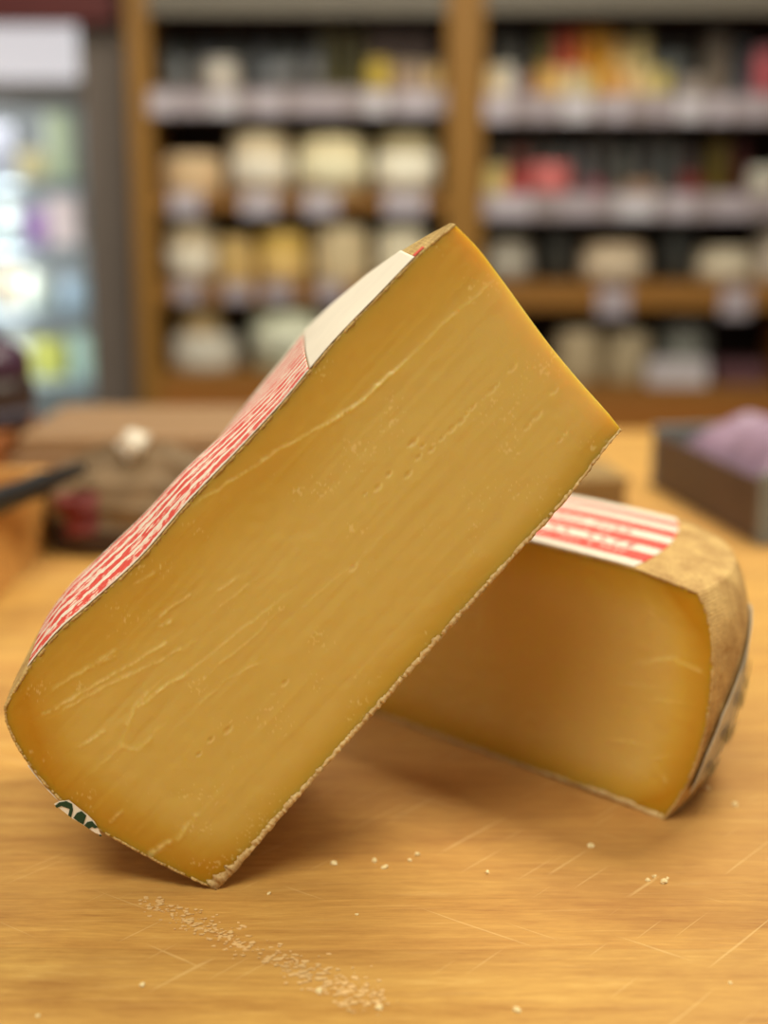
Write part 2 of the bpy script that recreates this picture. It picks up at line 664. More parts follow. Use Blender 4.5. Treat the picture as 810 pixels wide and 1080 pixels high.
def build_rind(W, name, mat, parent, uv_path, thick_in, proud, K=40, rough=0.0003, seed=1, front=0.0006, outsign=1.0):
    """thick shell along a path of (u, v) on the edge of the cut face"""
    uvp = np.array(uv_path)
    c = W.face2(uvp[:, 0], uvp[:, 1])
    nr = strip_normals(c) * outsign
    s = np.r_[0, np.cumsum(np.linalg.norm(np.diff(c, axis=0), axis=1))]
    ws = np.r_[-front, np.linspace(0.0006, W.depth + 0.0006, K)]
    n = len(uvp)
    U = np.repeat(uvp[:, :1], len(ws), 1)
    V = np.repeat(uvp[:, 1:], len(ws), 1)
    WW = np.repeat(ws[None], n, 0)
    NR = np.repeat(nr[:, None], len(ws), 1)
    q = np.stack([np.repeat(s[:, None], len(ws), 1), WW], -1)
    nz = vnoise(q, 260, seed) * 0.6 + vnoise(q, 700, seed + 1) * 0.4
    outp = proud + rough * (0.5 + nz)
    ti = np.interp(s / s[-1], np.linspace(0, 1, len(thick_in)), thick_in)
    jag = ti[:, None] * (1 + 0.35 * vnoise(q, 420, seed + 2) + 0.35 * vnoise(q, 1100, seed + 7))
    WF = WW.copy()
    WF[:, 0] += 0.0006 * vnoise(q[:, 0], 900, seed + 3)
    Po = W.pos(U, V, WF, outp, NR)
    Pi = W.pos(U, V, WF, -jag, NR)
    # closed ring: outer sheet forward->back then inner sheet back->front
    ring = np.concatenate([Po, Pi[:, ::-1]], 1)
    m = ring.shape[1]
    idx = np.arange(n * m).reshape(n, m)
    idx2 = np.hstack([idx, idx[:, :1]])
    faces = np.stack([idx2[:-1, :-1], idx2[1:, :-1], idx2[1:, 1:], idx2[:-1, 1:]], -1).reshape(-1, 4).tolist()
    h = m // 2
    for row in (idx[0], idx[-1]):
        for k in range(h - 1):
            faces.append([row[k], row[k + 1], row[m - 2 - k], row[m - 1 - k]])
    me = bpy.data.meshes.new(name)
    me.from_pydata(ring.reshape(-1, 3).tolist(), [], faces)
    l = me.uv_layers.new(name='UVMap')
    vi = np.zeros(len(me.loops), dtype=np.int32)
    me.loops.foreach_get('vertex_index', vi)
    uv = np.concatenate([q, q[:, ::-1]], 1).reshape(-1, 2)
    l.data.foreach_set('uv', uv[vi].astype(np.float32).ravel())
    bm = bmesh.new()
    bm.from_mesh(me)
    bmesh.ops.recalc_face_normals(bm, faces=bm.faces)
    bm.to_mesh(me)
    bm.free()
    return link(name, me, mat, parent, True)


def sheet(W, name, mat, parent, U, V, WW, NR, push, uv, thick=0.00025):
    """thin paper on the surface"""
    P = W.pos(U, V, WW, np.full(U.shape, push), NR)
    me = grid_mesh(name, P, uv)
    o = link(name, me, mat, parent, True)
    md = o.modifiers.new('paper', 'SOLIDIFY')
    md.thickness = thick
    md.offset = 0
    return o


def local(root, objs):
    for o in objs:
        child_at(o, root)


# ---- front wedge, standing on its rim corner and leaning on the other one
P0 = on_z(228, 938)
n1 = ray(289, 200)
A_ = [(5, 746), (28, 708), (62, 667), (100, 634), (150, 588), (200, 530), (250, 478), (300, 424), (350, 364), (400, 312), (445, 266), (480, 237)]
B_ = [(655, 453), (640, 434), (608, 398), (573, 355), (531, 297), (505, 263), (480, 237)]
C_ = [(228, 938), (262, 902), (310, 845), (400, 745), (500, 634), (600, 524), (630, 485), (655, 455)]
D_ = [(228, 938), (180, 916), (135, 892), (90, 866), (52, 832), (24, 796), (8, 765), (5, 746)]


def deform1(u, v, w):
    # the striped face swells a little behind the cut near the rim
    q = np.zeros(u.shape + (2,))
    hump = 0.006 * np.sin(np.clip(w / 0.10, 0, 1) * math.pi) * np.exp(-((u - 0.30) / 0.26) ** 2)
    back = 0.010 * np.clip((w - 0.06) / 0.09, 0, 1) * np.exp(-((u - 0.25) / 0.25) ** 2)
    d = (hump - back) * v ** 2
    q[..., 0] = -0.73 * d
    q[..., 1] = 0.68 * d
    return q


W1 = Wedge(P0, n1, C_, A_, D_, B_, 0.155, deform1)
# the block narrows towards the middle of the wheel
W1.taper = lambda u: np.interp(u, [0, 0.70, 0.86, 1.0], [1.0, 1.0, 0.66, 0.10])
wedge1 = empty('cheese_wedge', tuple(P0))
tag(wedge1, 'large cheese wedge standing tilted on its corner, leaning on the other, broad yellow cut face', 'cheese')


def relief1(c, U, V):
    lines = [
        # (pixels, ridge height mm, step mm, crumb amount, width mm)
        ([(196, 536), (250, 503), (300, 470), (345, 447), (385, 418), (418, 389)], 0.25, 0.45, 0.25, 0.8),
        ([(345, 447), (372, 430), (395, 410), (418, 389)], 0.5, 0.0, 0.9, 0.9),
        ([(418, 389), (462, 346), (520, 296)], 0.15, 0.30, 0.15, 0.9),
        ([(44, 754), (90, 729), (144, 697), (174, 678)], 0.35, 0.15, 0.7, 0.7),
        ([(57, 727), (76, 714), (120, 692)], 0.3, 0.1, 0.6, 0.7),
        ([(68, 747), (115, 722), (163, 699), (190, 684)], 0.3, 0.15, 0.6, 0.7),
        ([(89, 706), (122, 686)], 0.3, 0.1, 0.5, 0.7),
        ([(146, 745), (170, 727), (196, 710)], 0.5, 0.2, 0.9, 0.8),
        ([(196, 710), (228, 686), (262, 658), (290, 636)], 0.2, 0.2, 0.35, 0.6),
        ([(170, 649), (200, 628)], 0.3, 0.1, 0.6, 0.6),
        ([(168, 661), (180, 656)], 0.4, 0.0, 0.7, 0.8),
        ([(143, 616), (163, 604)], 0.25, 0.1, 0.4, 0.6),
        ([(230, 623), (252, 608)], 0.3, 0.1, 0.6, 0.6),
        ([(232, 640), (262, 616)], 0.2, 0.1, 0.4, 0.6),
        ([(83, 788), (109, 771)], 0.4, 0.1, 0.8, 0.8),
        ([(134, 764), (142, 744), (156, 730)], 0.3, 0.3, 0.3, 1.0),
        ([(112, 800), (128, 786), (146, 790), (158, 778)], 0.3, 0.25, 0.2, 1.2),
        ([(154, 904), (166, 896), (178, 888)], 0.5, 0.1, 0.9, 1.3),
        ([(189, 884), (196, 872), (207, 860)], 0.4, 0.1, 0.6, 1.2),
        ([(116, 866), (130, 856)], 0.3, 0.0, 0.5, 0.9),
        ([(232, 700), (262, 676), (282, 656)], 0.15, 0.1, 0.3, 0.6),
        ([(212, 742), (240, 716), (270, 700)], 0.15, 0.1, 0.3, 0.6),
        ([(320, 640), (350, 612), (380, 590), (402, 566)], 0.1, 0.08, 0.2, 0.6),
    ]
    d = np.zeros(c.shape[:2])
    cr = np.zeros(c.shape[:2])
    nz = vnoise(c, 350, 3) * 0.5 + 0.5
    nf = vnoise(c, 1100, 4) * 0.5 + 0.5
    for pts, hr, hs, ca, wd in lines:
        q = W1.px_to_2(pts)
        best, side = None, None
        for a, b in zip(q[:-1], q[1:]):
            dd, sd, t = seg_dist(c + 0.0005 * np.stack([vnoise(c, 300, 8), vnoise(c, 300, 9)], -1), a, b)
            if best is None:
                best, side = dd, sd
            else:
                m = dd < best
                side = np.where(m, sd, side)
                best = np.minimum(best, dd)
        wd *= 0.001
        g = np.exp(-(best / wd) ** 2)
        d += 0.001 * hr * g * (0.3 + 1.1 * nz)
        # the side below the tear stands a little proud and eases out
        d += 0.001 * hs * np.where(side < 0, 1, 0) * np.exp(-(best / 0.012) ** 2)
        cr = np.maximum(cr, ca * np.exp(-(best / (wd * 0.9)) ** 2) * np.clip(nz * 0.8 + nf * 0.9 - 0.35, 0, 1))
    # little pits along two cracks
    pits = [(385, 521), (398, 514), (410, 500), (432, 469), (436, 466), (441, 482), (446, 470), (476, 452), (486, 444), (498, 430), (510, 419),
            (518, 412), (466, 462), (524, 406), (540, 388), (556, 450), (560, 444), (566, 438), (584, 412), (590, 464), (596, 456), (430, 500),
            (455, 474), (492, 437), (372, 598), (222, 780), (210, 795), (240, 770), (300, 720)]
    for k, p in enumerate(pits):
        q = W1.px_to_2([p])[0]
        r = 0.0004 + 0.0005 * ((k * 37) % 10) / 10
        dd = (c - q) @ np.array([[0.7, -0.7], [0.7, 0.7]])
        e = (dd[..., 0] / (r * 1.8)) ** 2 + (dd[..., 1] / r) ** 2
        d -= 0.0006 * np.exp(-e)
        cr = np.maximum(cr, 0.45 * np.exp(-(np.sqrt(e) - 1.6) ** 2 * 4) * (dd[..., 1] < 0))
    # long shallow drag marks of the wire along the wedge
    a = W1.px_to_2([(228, 700), (480, 430)])
    dr = (a[1] - a[0]) / np.linalg.norm(a[1] - a[0])
    along, across = c @ dr, c @ np.array([-dr[1], dr[0]])
    g = np.stack([along * 14, across * 160], -1)
    d += 0.00022 * vnoise(g, 1.0, 12) + 0.00010 * vnoise(g * np.array([1.5, 3.0]), 1.0, 13)
    d += 0.0004 * vnoise(c, 45, 21) + 0.00012 * vnoise(c, 240, 22)
    # a scatter of dry specks
    sp = vnoise(c, 900, 31) * vnoise(c, 60, 32)
    cr = np.maximum(cr, np.clip((sp - 0.42) * 3, 0, 0.5))
    return d, cr


def rim1(c, U, V):
    dt = 0.115
    r = np.exp(-(V * dt / 0.010) ** 2) * 0.55 + np.exp(-((1 - V) * dt / 0.027) ** 2) * 0.62 + np.exp(-(U * 0.28 / 0.017) ** 2) * 0.9
    return np.clip(r, 0, 1)


pa1 = build_paste(W1, 'paste', MAT_PASTE, wedge1, 460, 190, 24, relief1, rim1, (0.285, 0.0055, 0.0030))
us = np.linspace(1, 0, 260)
path1 = [(x, 1.0) for x in us] + [(0.0, y) for y in np.linspace(1, 0, 110)[1:]]
ri1 = build_rind(W1, 'rind', MAT_RIND, wedge1, path1, [0.0004, 0.0005, 0.0005, 0.0006, 0.0006, 0.0006, 0.0007], 0.0003, K=60, rough=0.0002, seed=5, front=0.0002, outsign=-1.0)
path1b = [(x, 0.0) for x in np.linspace(0, 1, 620)]
ri1b = build_rind(W1, 'rind', MAT_RIND_LOW, wedge1, path1b, [0.0050, 0.0020, 0.0016, 0.0014, 0.0014, 0.0016, 0.0014, 0.0012, 0.0009, 0.0006], 0.0002, K=60, rough=0.0005, seed=15, front=0.0005, outsign=-1.0)
ri1b['label'] = 'pale crumbly underside rind'
local(wedge1, [pa1, ri1, ri1b])


def surf_sheet(W, name, mat, root, side, t0, t1, w0, w1, nu=120, nw=50, push=0.0009, outsign=1.0, skew=None, lift=None):
    """label paper on side 'high' (v=1, along u), 'start' (u=0) or 'end' (u=1, along v)"""
    t = np.linspace(0, 1, nu)
    w = np.linspace(w0, w1, nw)
    T, Wd = np.meshgrid(t, w, indexing='ij')
    k = (Wd - w0) / (w1 - w0)
    a = t0 if np.isscalar(t0) else t0[0] + (t0[1] - t0[0]) * k
    b = t1 if np.isscalar(t1) else t1[0] + (t1[1] - t1[0]) * k
    TT = a + (b - a) * T
    U, V = {'high': (TT, np.ones_like(TT)), 'start': (np.zeros_like(TT), TT), 'end': (np.ones_like(TT), TT)}[side]
    e = 1e-3
    if side == 'high':
        d = W.face2(np.clip(U + e, 0, 1), V) - W.face2(np.clip(U - e, 0, 1), V)
    else:
        d = W.face2(U, np.clip(V + e, 0, 1)) - W.face2(U, np.clip(V - e, 0, 1))
    d /= np.linalg.norm(d, axis=-1)[..., None]
    NR = np.stack([-d[..., 1], d[..., 0]], -1) * outsign
    c = W.face2(U, V)
    L = np.linalg.norm(np.diff(c[:, 0], axis=0), axis=1).sum()
    uv = np.stack([T * L, Wd], -1)
    PS = np.full(U.shape, push)
    if lift is not None:
        PS = PS + lift(T, k)
    P = W.pos(U, V, Wd, PS, NR)
    me = grid_mesh(name, P, uv)
    o = link(name, me, mat, root, True)
    md = o.modifiers.new('paper', 'SOLIDIFY')
    md.thickness = 0.0003
    md.offset = 0
    child_at(o, root)
    return o, U, V, NR


STR1 = [(0.0055, 0.0038), (0.0170, 0.0034), (0.0270, 0.0030), (0.0385, 0.0040), (0.0510, 0.0036), (0.0640, 0.0040), (0.0780, 0.0045), (0.0950, 0.005), (0.1130, 0.005), (0.1320, 0.005)]
MAT_LABEL1 = label_material('red_striped_label_paper', STR1)
surf_sheet(W1, 'paper_label', MAT_LABEL1, wedge1, 'high', (0.075, 0.12), (0.70, 0.70), -0.0004, 0.150, 200, 70)
o_, *_ = surf_sheet(W1, 'paper_label', MAT_PAPER, wedge1, 'high', 0.702, 0.925, -0.0004, 0.152, 60, 50)
o_['label'] = 'plain cream stretch of the label'
o_, *_ = surf_sheet(W1, 'label_edge', plain(222, 84, 66, 0.6, 0.15), wedge1, 'high', 0.926, 0.945, 0.0004, 0.02, 20, 20)
o_['label'] = 'red torn label edge near the tip'


def rim_marks(W, root, polys, mat, side_pt, thick=0.0004):
    """inked strokes: polygons laid on a surface; side_pt maps (x, y) to a world point"""
    bm = bmesh.new()
    for poly in polys:
        bm.faces.new([bm.verts.new(side_pt(x, y)) for x, y in poly])
    me = bpy.data.meshes.new('printed_lettering')
    bm.to_mesh(me)
    bm.free()
    o = link('printed_lettering', me, mat, root)
    md = o.modifiers.new('ink', 'SOLIDIFY')
    md.thickness = thick
    md.offset = 0
    child_at(o, root)
    return o


# the rim label of the front wedge, its cut edge folded onto the face
def fold1(pts, push):
    return [W1.pos(0, 0, 0) * 0 + on_plane(x, y, W1.P0 - W1.n * push, W1.n) for x, y in pts]


def flat_poly(name, pts, push, mat, root, thick=0.0003):
    bm = bmesh.new()
    bm.faces.new([bm.verts.new(p) for p in fold1(pts, push)])
    bmesh.ops.triangulate(bm, faces=bm.faces[:])
    bmesh.ops.recalc_face_normals(bm, faces=bm.faces)
    me = bpy.data.meshes.new(name)
    bm.to_mesh(me)
    bm.free()
    o = link(name, me, mat, root)
    md = o.modifiers.new('thickness', 'SOLIDIFY')
    md.thickness = thick
    md.offset = 0
    child_at(o, root)
    return o


rl1, *_ = surf_sheet(W1, 'rim_label', MAT_PAPER, wedge1, 'start', 0.46, 0.78, 0.0002, 0.12, 40, 30, outsign=1.0)
sliver = [(57, 848), (63, 845), (73, 844), (79, 849), (84, 853), (92, 859), (100, 867), (107, 881), (100, 878), (88, 870), (76, 863), (70, 858)]
fl1 = flat_poly('rim_label', sliver, 0.0009, MAT_PAPER, wedge1)
fl1['label'] = 'cut edge of the green and white rim label'
for st in ([(58, 850), (62, 846.5), (70, 845), (76, 848), (77, 854), (75, 862), (72, 860), (73.5, 853), (70, 849.5), (65, 850), (60, 852)],
           [(77.5, 862.5), (81, 857.5), (86, 855.5), (91, 860), (88, 869.5), (85.5, 868), (84.5, 863.5), (82.5, 866.5)],
           [(89, 870.5), (92, 867), (97, 866), (103, 872.5), (100, 873.5), (97, 872), (94, 874)],
           [(104.5, 881), (105.5, 880), (107.5, 881.5), (106, 882.3)]):
    flat_poly('printed_letter', st, 0.0013, MAT_GREEN_INK, wedge1)['label'] = 'dark green printed stroke on the rim label'

# ---- second wedge, lying flat behind on the right
Q0 = on_z(700, 864)
Q0[2] = 0.0006
dirs = np.array([-0.70325624, 0.71093647, 0])
n2 = np.array([0.71093647, 0.70325624, 0])
# cut face patch runs from hidden left end (u=0) to the rim on the right (u=1)


def far(px, py, s):
    """pixel of a point of the cut plane at distance s left of the rim foot, at the height the photo line has there"""
    return (px, py)


W2 = Wedge.__new__(Wedge)
W2.P0, W2.n = Q0, n2
W2.ex = np.array([n2[1], -n2[0], 0.0])
W2.depth, W2.N = 0.106, 400


def w2pt(px, py):
    return W2.to2((px, py))


LEFT = -0.225                                    # hidden end, metres along the cut
low2 = [(LEFT, 0.0), (-0.1, 0.0), (-0.03, 0.0002), w2pt(690, 862), w2pt(700, 864)]
end2 = [w2pt(700, 864), w2pt(716, 842), w2pt(733, 806), w2pt(745, 765), w2pt(751, 715), w2pt(750, 672), w2pt(744, 644), w2pt(736, 626)]
high2 = [(LEFT, 0.1235), (-0.15, 0.1238), (-0.10, 0.1236), w2pt(620, 587), w2pt(672, 601), w2pt(705, 614), w2pt(736, 626)]
W2.low, W2.high = catmull(low2, 400), catmull(high2, 400)
W2.start, W2.end = catmull([(LEFT, 0.0), (LEFT, 0.1235)], 400), catmull(end2, 400)


def deform2(u, v, w):
    q = np.zeros(u.shape + (2,))
    R = 0.150
    wc = -0.012
    drop = np.sqrt(R * R - wc * wc) - np.sqrt(np.maximum(R * R - (w - wc) ** 2, 1e-6))
    q[..., 0] = -drop * u ** 2
    # upper edge of the rim rounds over
    q[..., 1] = -0.0015 * np.clip(w / 0.1, 0, 1) * v
    return q


W2.deform = deform2
wedge2 = empty('cheese_wedge', tuple(Q0))
tag(wedge2, 'cheese wedge lying flat behind the leaning one, broad red and white stripes on top', 'cheese')


def relief2(c, U, V):
    lines = [([(686, 697), (710, 694), (738, 708)], 0.4, 0.5, 0.4, 0.9), ([(646, 780), (668, 783)], 0.35, 0.3, 0.3, 0.8),
             ([(655, 722), (690, 724)], 0.2, 0.2, 0.3, 0.7), ([(692, 738), (718, 741)], 0.2, 0.2, 0.3, 0.7),
             ([(684, 645), (692, 652)], 0.2, 0.1, 0.3, 0.6), ([(690, 800), (704, 797)], 0.25, 0.1, 0.4, 0.8),
             ([(700, 818), (702, 824)], 0.3, 0, 0.6, 0.9)]
    d = 0.0004 * vnoise(c, 40, 41) + 0.0002 * vnoise(c, 200, 42)
    cr = np.zeros(c.shape[:2])
    nz = vnoise(c, 350, 43) * 0.5 + 0.5
    for pts, hr, hs, ca, wd in lines:
        q = W2.px_to_2(pts)
        best = side = None
        for a, b in zip(q[:-1], q[1:]):
            dd, sd, t = seg_dist(c, a, b)
            if best is None:
                best, side = dd, sd
            else:
                side = np.where(dd < best, sd, side)
                best = np.minimum(best, dd)
        wd *= 0.001
        d += 0.001 * hr * np.exp(-(best / wd) ** 2) * (0.3 + 1.1 * nz)
        d += 0.001 * hs * np.where(side < 0, 1, 0) * np.exp(-(best / 0.008) ** 2)
        cr = np.maximum(cr, ca * np.exp(-(best / wd) ** 2) * nz)
    return d, cr


def rim2(c, U, V):
    r = np.exp(-(V * 0.12 / 0.014) ** 2) * 0.7 + np.exp(-((1 - V) * 0.12 / 0.016) ** 2) * 0.7 + np.exp(-((1 - U) * 0.22 / 0.016) ** 2) * 0.9
    return np.clip(r, 0, 1)


pa2 = build_paste(W2, 'paste', MAT_PASTE_DARK, wedge2, 220, 110, 22, relief2, rim2)
path2 = [(x, 0.0) for x in np.linspace(0, 1, 200)]
ri2b = build_rind(W2, 'rind', MAT_RIND_LOW, wedge2, path2, [0.0014, 0.0014, 0.0014, 0.0018, 0.0030], 0.0003, K=40, rough=0.0003, seed=25, outsign=-1.0)
path2b = [(1.0, y) for y in np.linspace(0, 1, 120)] + [(x, 1.0) for x in np.linspace(1, 0, 200)[1:]]
MAT_RIND2 = rind_material('woven_brown_rind', lin(156, 112, 54), lin(222, 184, 116))
ri2 = build_rind(W2, 'rind', MAT_RIND2, wedge2, path2b, [0.0006, 0.0006, 0.0006, 0.0007, 0.0007], 0.0004, K=60, seed=35, front=0.0003, outsign=-1.0)
local(wedge2, [pa2, ri2, ri2b])
STR2 = [(0.0185, 0.0075), (0.0445, 0.0070), (0.0700, 0.0065), (0.0915, 0.0045)]
MAT_LABEL2 = label_material('wide_red_striped_label_paper', STR2, False)
Ltop = 0.2386
lab2, LU, LV, LN = surf_sheet(W2, 'paper_label', MAT_LABEL2, wedge2, 'high', 0.10, (0.845, 0.80), 0.0002, 0.1055, 140, 50)

# rows of small printed words on the label, too worn to read
bmw, bmr = bmesh.new(), bmesh.new()


def top_pt(s, w, push=0.0015):
    u = 1 + s / (0.0136 + 0.225)
    p = W2.pos(np.array(u), np.array(1.0), np.array(w))
    return Vector(p) + Vector((0, 0, push))


for (w0, hgt, s0, s1, bm_, step, slant) in ((0.0185, 0.0042, -0.20, -0.055, bmw, 0.0042, 0.0), (0.032, 0.0060, -0.185, -0.058, bmr, 0.0085, 0.0),
                                           (0.057, 0.0050, -0.20, -0.07, bmr, 0.0070, 0.0), (0.0445, 0.0040, -0.2, -0.08, bmw, 0.0052, 0.0)):
    s = s0
    while s < s1:
        wd = step * rng.uniform(0.45, 0.75)
        a = hgt * rng.uniform(0.75, 1.0) / 2
        kind = rng.randrange(3)
        bars = [(s, s + wd * 0.3, -a, a)]
        if kind != 1:
            bars.append((s + wd * 0.3, s + wd, a * 0.45, a))
        if kind != 2:
            bars.append((s + wd * 0.3, s + wd, -a, -a * 0.45))
        for x0, x1, y0, y1 in bars:
            bm_.faces.new([bm_.verts.new(top_pt(x, w0 + y)) for x, y in ((x0, y0), (x1, y0), (x1, y1), (x0, y1))])
        s += step * (1.9 if rng.random() < 0.15 else 1.0)
o_ = from_bm('printed_lettering', bmw, plain(244, 232, 216, 0.6, 0.05), wedge2)
child_at(o_, wedge2)
o_['label'] = 'worn white print on the red stripes'
o_ = from_bm('printed_lettering', bmr, plain(176, 60, 62, 0.6, 0.15), wedge2)
child_at(o_, wedge2)
o_['label'] = 'worn dark red print on the white stripes'


# rim label: white plastic band with dark green lettering, its front edge running slantwise
def rim_sheet(W, name, mat, root, edge, w1, push, nu=50, nw=24, lift=None):
    """edge: [(v, w0)] front boundary; sheet runs from there back to w1"""
    e = np.array(edge)
    v = np.linspace(e[0, 0], e[-1, 0], nu)
    w0 = np.interp(v, e[:, 0], e[:, 1])
    k = np.linspace(0, 1, nw)
    V = np.repeat(v[:, None], nw, 1)
    Wd = w0[:, None] + (w1 - w0[:, None]) * k[None]
    U = np.ones_like(V)
    d = W.face2(U, np.clip(V + 1e-3, 0, 1)) - W.face2(U, np.clip(V - 1e-3, 0, 1))
    d /= np.linalg.norm(d, axis=-1)[..., None]
    NR = np.stack([d[..., 1], -d[..., 0]], -1)
    PS = np.full(V.shape, push)
    if lift is not None:
        PS = PS + lift(V, k[None] * np.ones_like(V))
    P = W.pos(U, V, Wd, PS, NR)
    me = grid_mesh(name, P, np.stack([V * 0.13, Wd], -1))
    o = link(name, me, mat, root, True)
    md = o.modifiers.new('paper', 'SOLIDIFY')
    md.thickness = 0.0003
    md.offset = 0
    child_at(o, root)
    return o


edge = [(0.16, 0.003), (0.25, 0.0025), (0.36, 0.003), (0.50, 0.010), (0.62, 0.026), (0.72, 0.046), (0.80, 0.070)]
MAT_BAND = plain(196, 186, 168, 0.35, 0.2)
rim_sheet(W2, 'rim_label', MAT_BAND, wedge2, edge, 0.1045, 0.0009, lift=lambda V, k: 0.0018 * np.exp(-(k / 0.08) ** 2))


def rim_pt(v, w, push=0.0034):
    V, Wd = np.array(v), np.array(w)
    d = W2.face2(1.0, min(1, v + 1e-3)) - W2.face2(1.0, max(0, v - 1e-3))
    d = d / np.linalg.norm(d)
    return Vector(W2.pos(np.array(1.0), V, Wd, np.array(push), np.array([d[1], -d[0]])))


bmi = bmesh.new()
for (v0, w0, sc) in ((0.22, 0.012, 1.0), (0.36, 0.018, 1.1), (0.48, 0.030, 1.1), (0.58, 0.045, 1.1), (0.30, 0.042, 1.0), (0.44, 0.062, 1.0)):
    # zigzag capital-like strokes
    zz = [(-0.05, 0.000), (0.05, 0.004), (-0.03, 0.008), (0.05, 0.012), (-0.05, 0.016)]
    for (a0, b0), (a1, b1) in zip(zz, zz[1:]):
        q = [(v0 + a0 * sc, w0 + b0 * sc), (v0 + a0 * sc, w0 + (b0 + 0.003) * sc), (v0 + a1 * sc, w0 + (b1 + 0.003) * sc), (v0 + a1 * sc, w0 + b1 * sc)]
        bmi.faces.new([bmi.verts.new(rim_pt(*p_)) for p_ in q])
o_ = from_bm('printed_lettering', bmi, plain(40, 58, 46, 0.4, 0.15), wedge2)
child_at(o_, wedge2)
o_['label'] = 'dark green print on the rim label'

# ------------------------------------------------------------------ crumbs on the board
CR = [(623, 893), (440, 902), (407, 915), (683, 929), (704, 927), (514, 921), (770, 1037), (352, 912), (404, 916), (284, 943), (376, 965),
      (337, 1046), (400, 1064), (746, 832), (775, 849), (395, 909), (700, 931), (690, 925), (150, 1040), (40, 1072), (545, 1066), (432, 908)]
MAT_CRUMB = plain(244, 222, 168, 0.5, 0.08)
for k, (px, py) in enumerate(CR):
    p = on_z(px, py)
    bm = bmesh.new()
    bmesh.ops.create_icosphere(bm, subdivisions=2, radius=1.0)
    r = rng.uniform(0.0006, 0.0014)
    for v in bm.verts:
        f_ = 1 + rng.uniform(-0.35, 0.25)
        v.co = Vector((v.co.x * r * 1.3 * f_, v.co.y * r * f_, max(-0.35, v.co.z) * r * 0.9 * f_))
    lo = min(v.co.z for v in bm.verts)
    for v in bm.verts:
        v.co.z -= lo
    o = from_bm('cheese_crumb', bm, MAT_CRUMB, None, False, tuple(p))
    o.rotation_euler.z = rng.uniform(0, 6)
    tag(o, 'tiny pale cheese crumb lying on the wooden board around the wedges', 'crumb', 'crumbs scattered on the board')
bm = bmesh.new()
for k in range(520):
    t = rng.random() ** 0.8
    cx = 150 + 250 * t + rng.gauss(0, 9)
    cy = 950 + 108 * t + rng.gauss(0, 5 + 5 * t)
    if 0.42 < t < 0.58 and rng.random() < 0.6:
        continue
    p = on_z(cx, cy)
    r = rng.uniform(0.0002, 0.0009) * (1.6 if rng.random() < 0.1 else 1)
    m = 7
    vs = [bm.verts.new((p[0] + r * rng.uniform(0.5, 1.3) * math.cos(2 * math.pi * j / m) * 1.5, p[1] + r * rng.uniform(0.5, 1.3) * math.sin(2 * math.pi * j / m), 0.00012 + 0.0002 * rng.random())) for j in range(m)]
    bm.faces.new(vs)
o = from_bm('cheese_scrapings', bm, plain(224, 186, 130, 0.5, 0.15))
md = o.modifiers.new('thickness', 'SOLIDIFY')
md.thickness = 0.0002
tag(o, 'smeared pale cheese scrapings on the board in front of the leaning wedge', 'crumbs', None, 'stuff')

# ------------------------------------------------------------------ things further back on the counter
# wooden box with a knife across it, far left
MAT_BOXWOOD = wood('pale_box_wood', lin(176, 118, 54), lin(218, 164, 92), 'X')
bx = empty('wooden_box', (-0.438, 1.10, 0.0))
tag(bx, 'pale wooden box at the left edge, with a black knife lying across it', 'box')
X0, X1, Y0, Y1, ZT = -0.20, 0.149, -0.105, 0.11, 0.066
from_bm('side_panel', box_bm(X0, X1, Y0, Y0 + 0.012, 0.0, ZT, 0.0015), MAT_BOXWOOD, bx)
from_bm('side_panel', box_bm(X0, X1, Y1 - 0.012, Y1, 0.0, ZT, 0.0015), MAT_BOXWOOD, bx)
from_bm('end_panel', box_bm(X0, X0 + 0.012, Y0 + 0.012, Y1 - 0.012, 0.0, ZT, 0.0015), MAT_BOXWOOD, bx)
from_bm('end_panel', box_bm(X1 - 0.012, X1, Y0 + 0.012, Y1 - 0.012, 0.0, ZT, 0.0015), MAT_BOXWOOD, bx)
from_bm('lid', box_bm(X0 + 0.013, X1 - 0.013, Y0 + 0.013, Y1 - 0.013, 0.03, 0.050, 0.001), wood('red_brown_wood', lin(110, 58, 26), lin(150, 84, 40), 'X'), bx)
KN0 = on_z(-95, 566, 0.0775)
KN1 = on_z(90, 492, 0.0745)
kn = empty('knife', tuple(KN0))
tag(kn, 'knife with a black handle lying across the pale wooden box', 'knife')
ax = Vector(KN1 - KN0)
Lk = ax.length
rq = ax.to_track_quat('X', 'Z')
bm = bmesh.new()
prof = [(0.0, 0.004), (0.02, 0.0085), (0.10, 0.0095), (0.45, 0.0095), (0.62, 0.0085), (0.70, 0.0098), (0.78, 0.0072), (0.92, 0.0060), (0.985, 0.0048), (1.0, 0.002)]
rings = []
for t, r in prof:
    rings.append([bm.verts.new(rq @ Vector((t * Lk, r * 0.8 * math.cos(a), r * 1.1 * math.sin(a)))) for a in [2 * math.pi * k / 16 for k in range(16)]])
for a, b in zip(rings, rings[1:]):
    for k in range(16):
        bm.faces.new((a[k], a[(k + 1) % 16], b[(k + 1) % 16], b[k]))
bm.faces.new(rings[0]); bm.faces.new(rings[-1])
from_bm('handle', bm, plain(26, 27, 30, 0.4, 0.2), kn, True)
bm = bmesh.new()
out = [(0.003, -0.004), (-0.05, -0.014), (-0.16, -0.010), (-0.20, 0.004), (-0.16, 0.006), (0.003, 0.005)]
for sgn in (1,):
    a = [bm.verts.new(rq @ Vector((x, -0.0009, z))) for x, z in out]
    b = [bm.verts.new(rq @ Vector((x, 0.0009, z))) for x, z in out]
    bm.faces.new(a); bm.faces.new(list(reversed(b)))
    for k in range(len(out)):
        bm.faces.new((a[k], b[k], b[(k + 1) % len(out)], a[(k + 1) % len(out)]))
from_bm('blade', bm, plain(190, 190, 190, 0.25, 0.05, 1.0), kn)

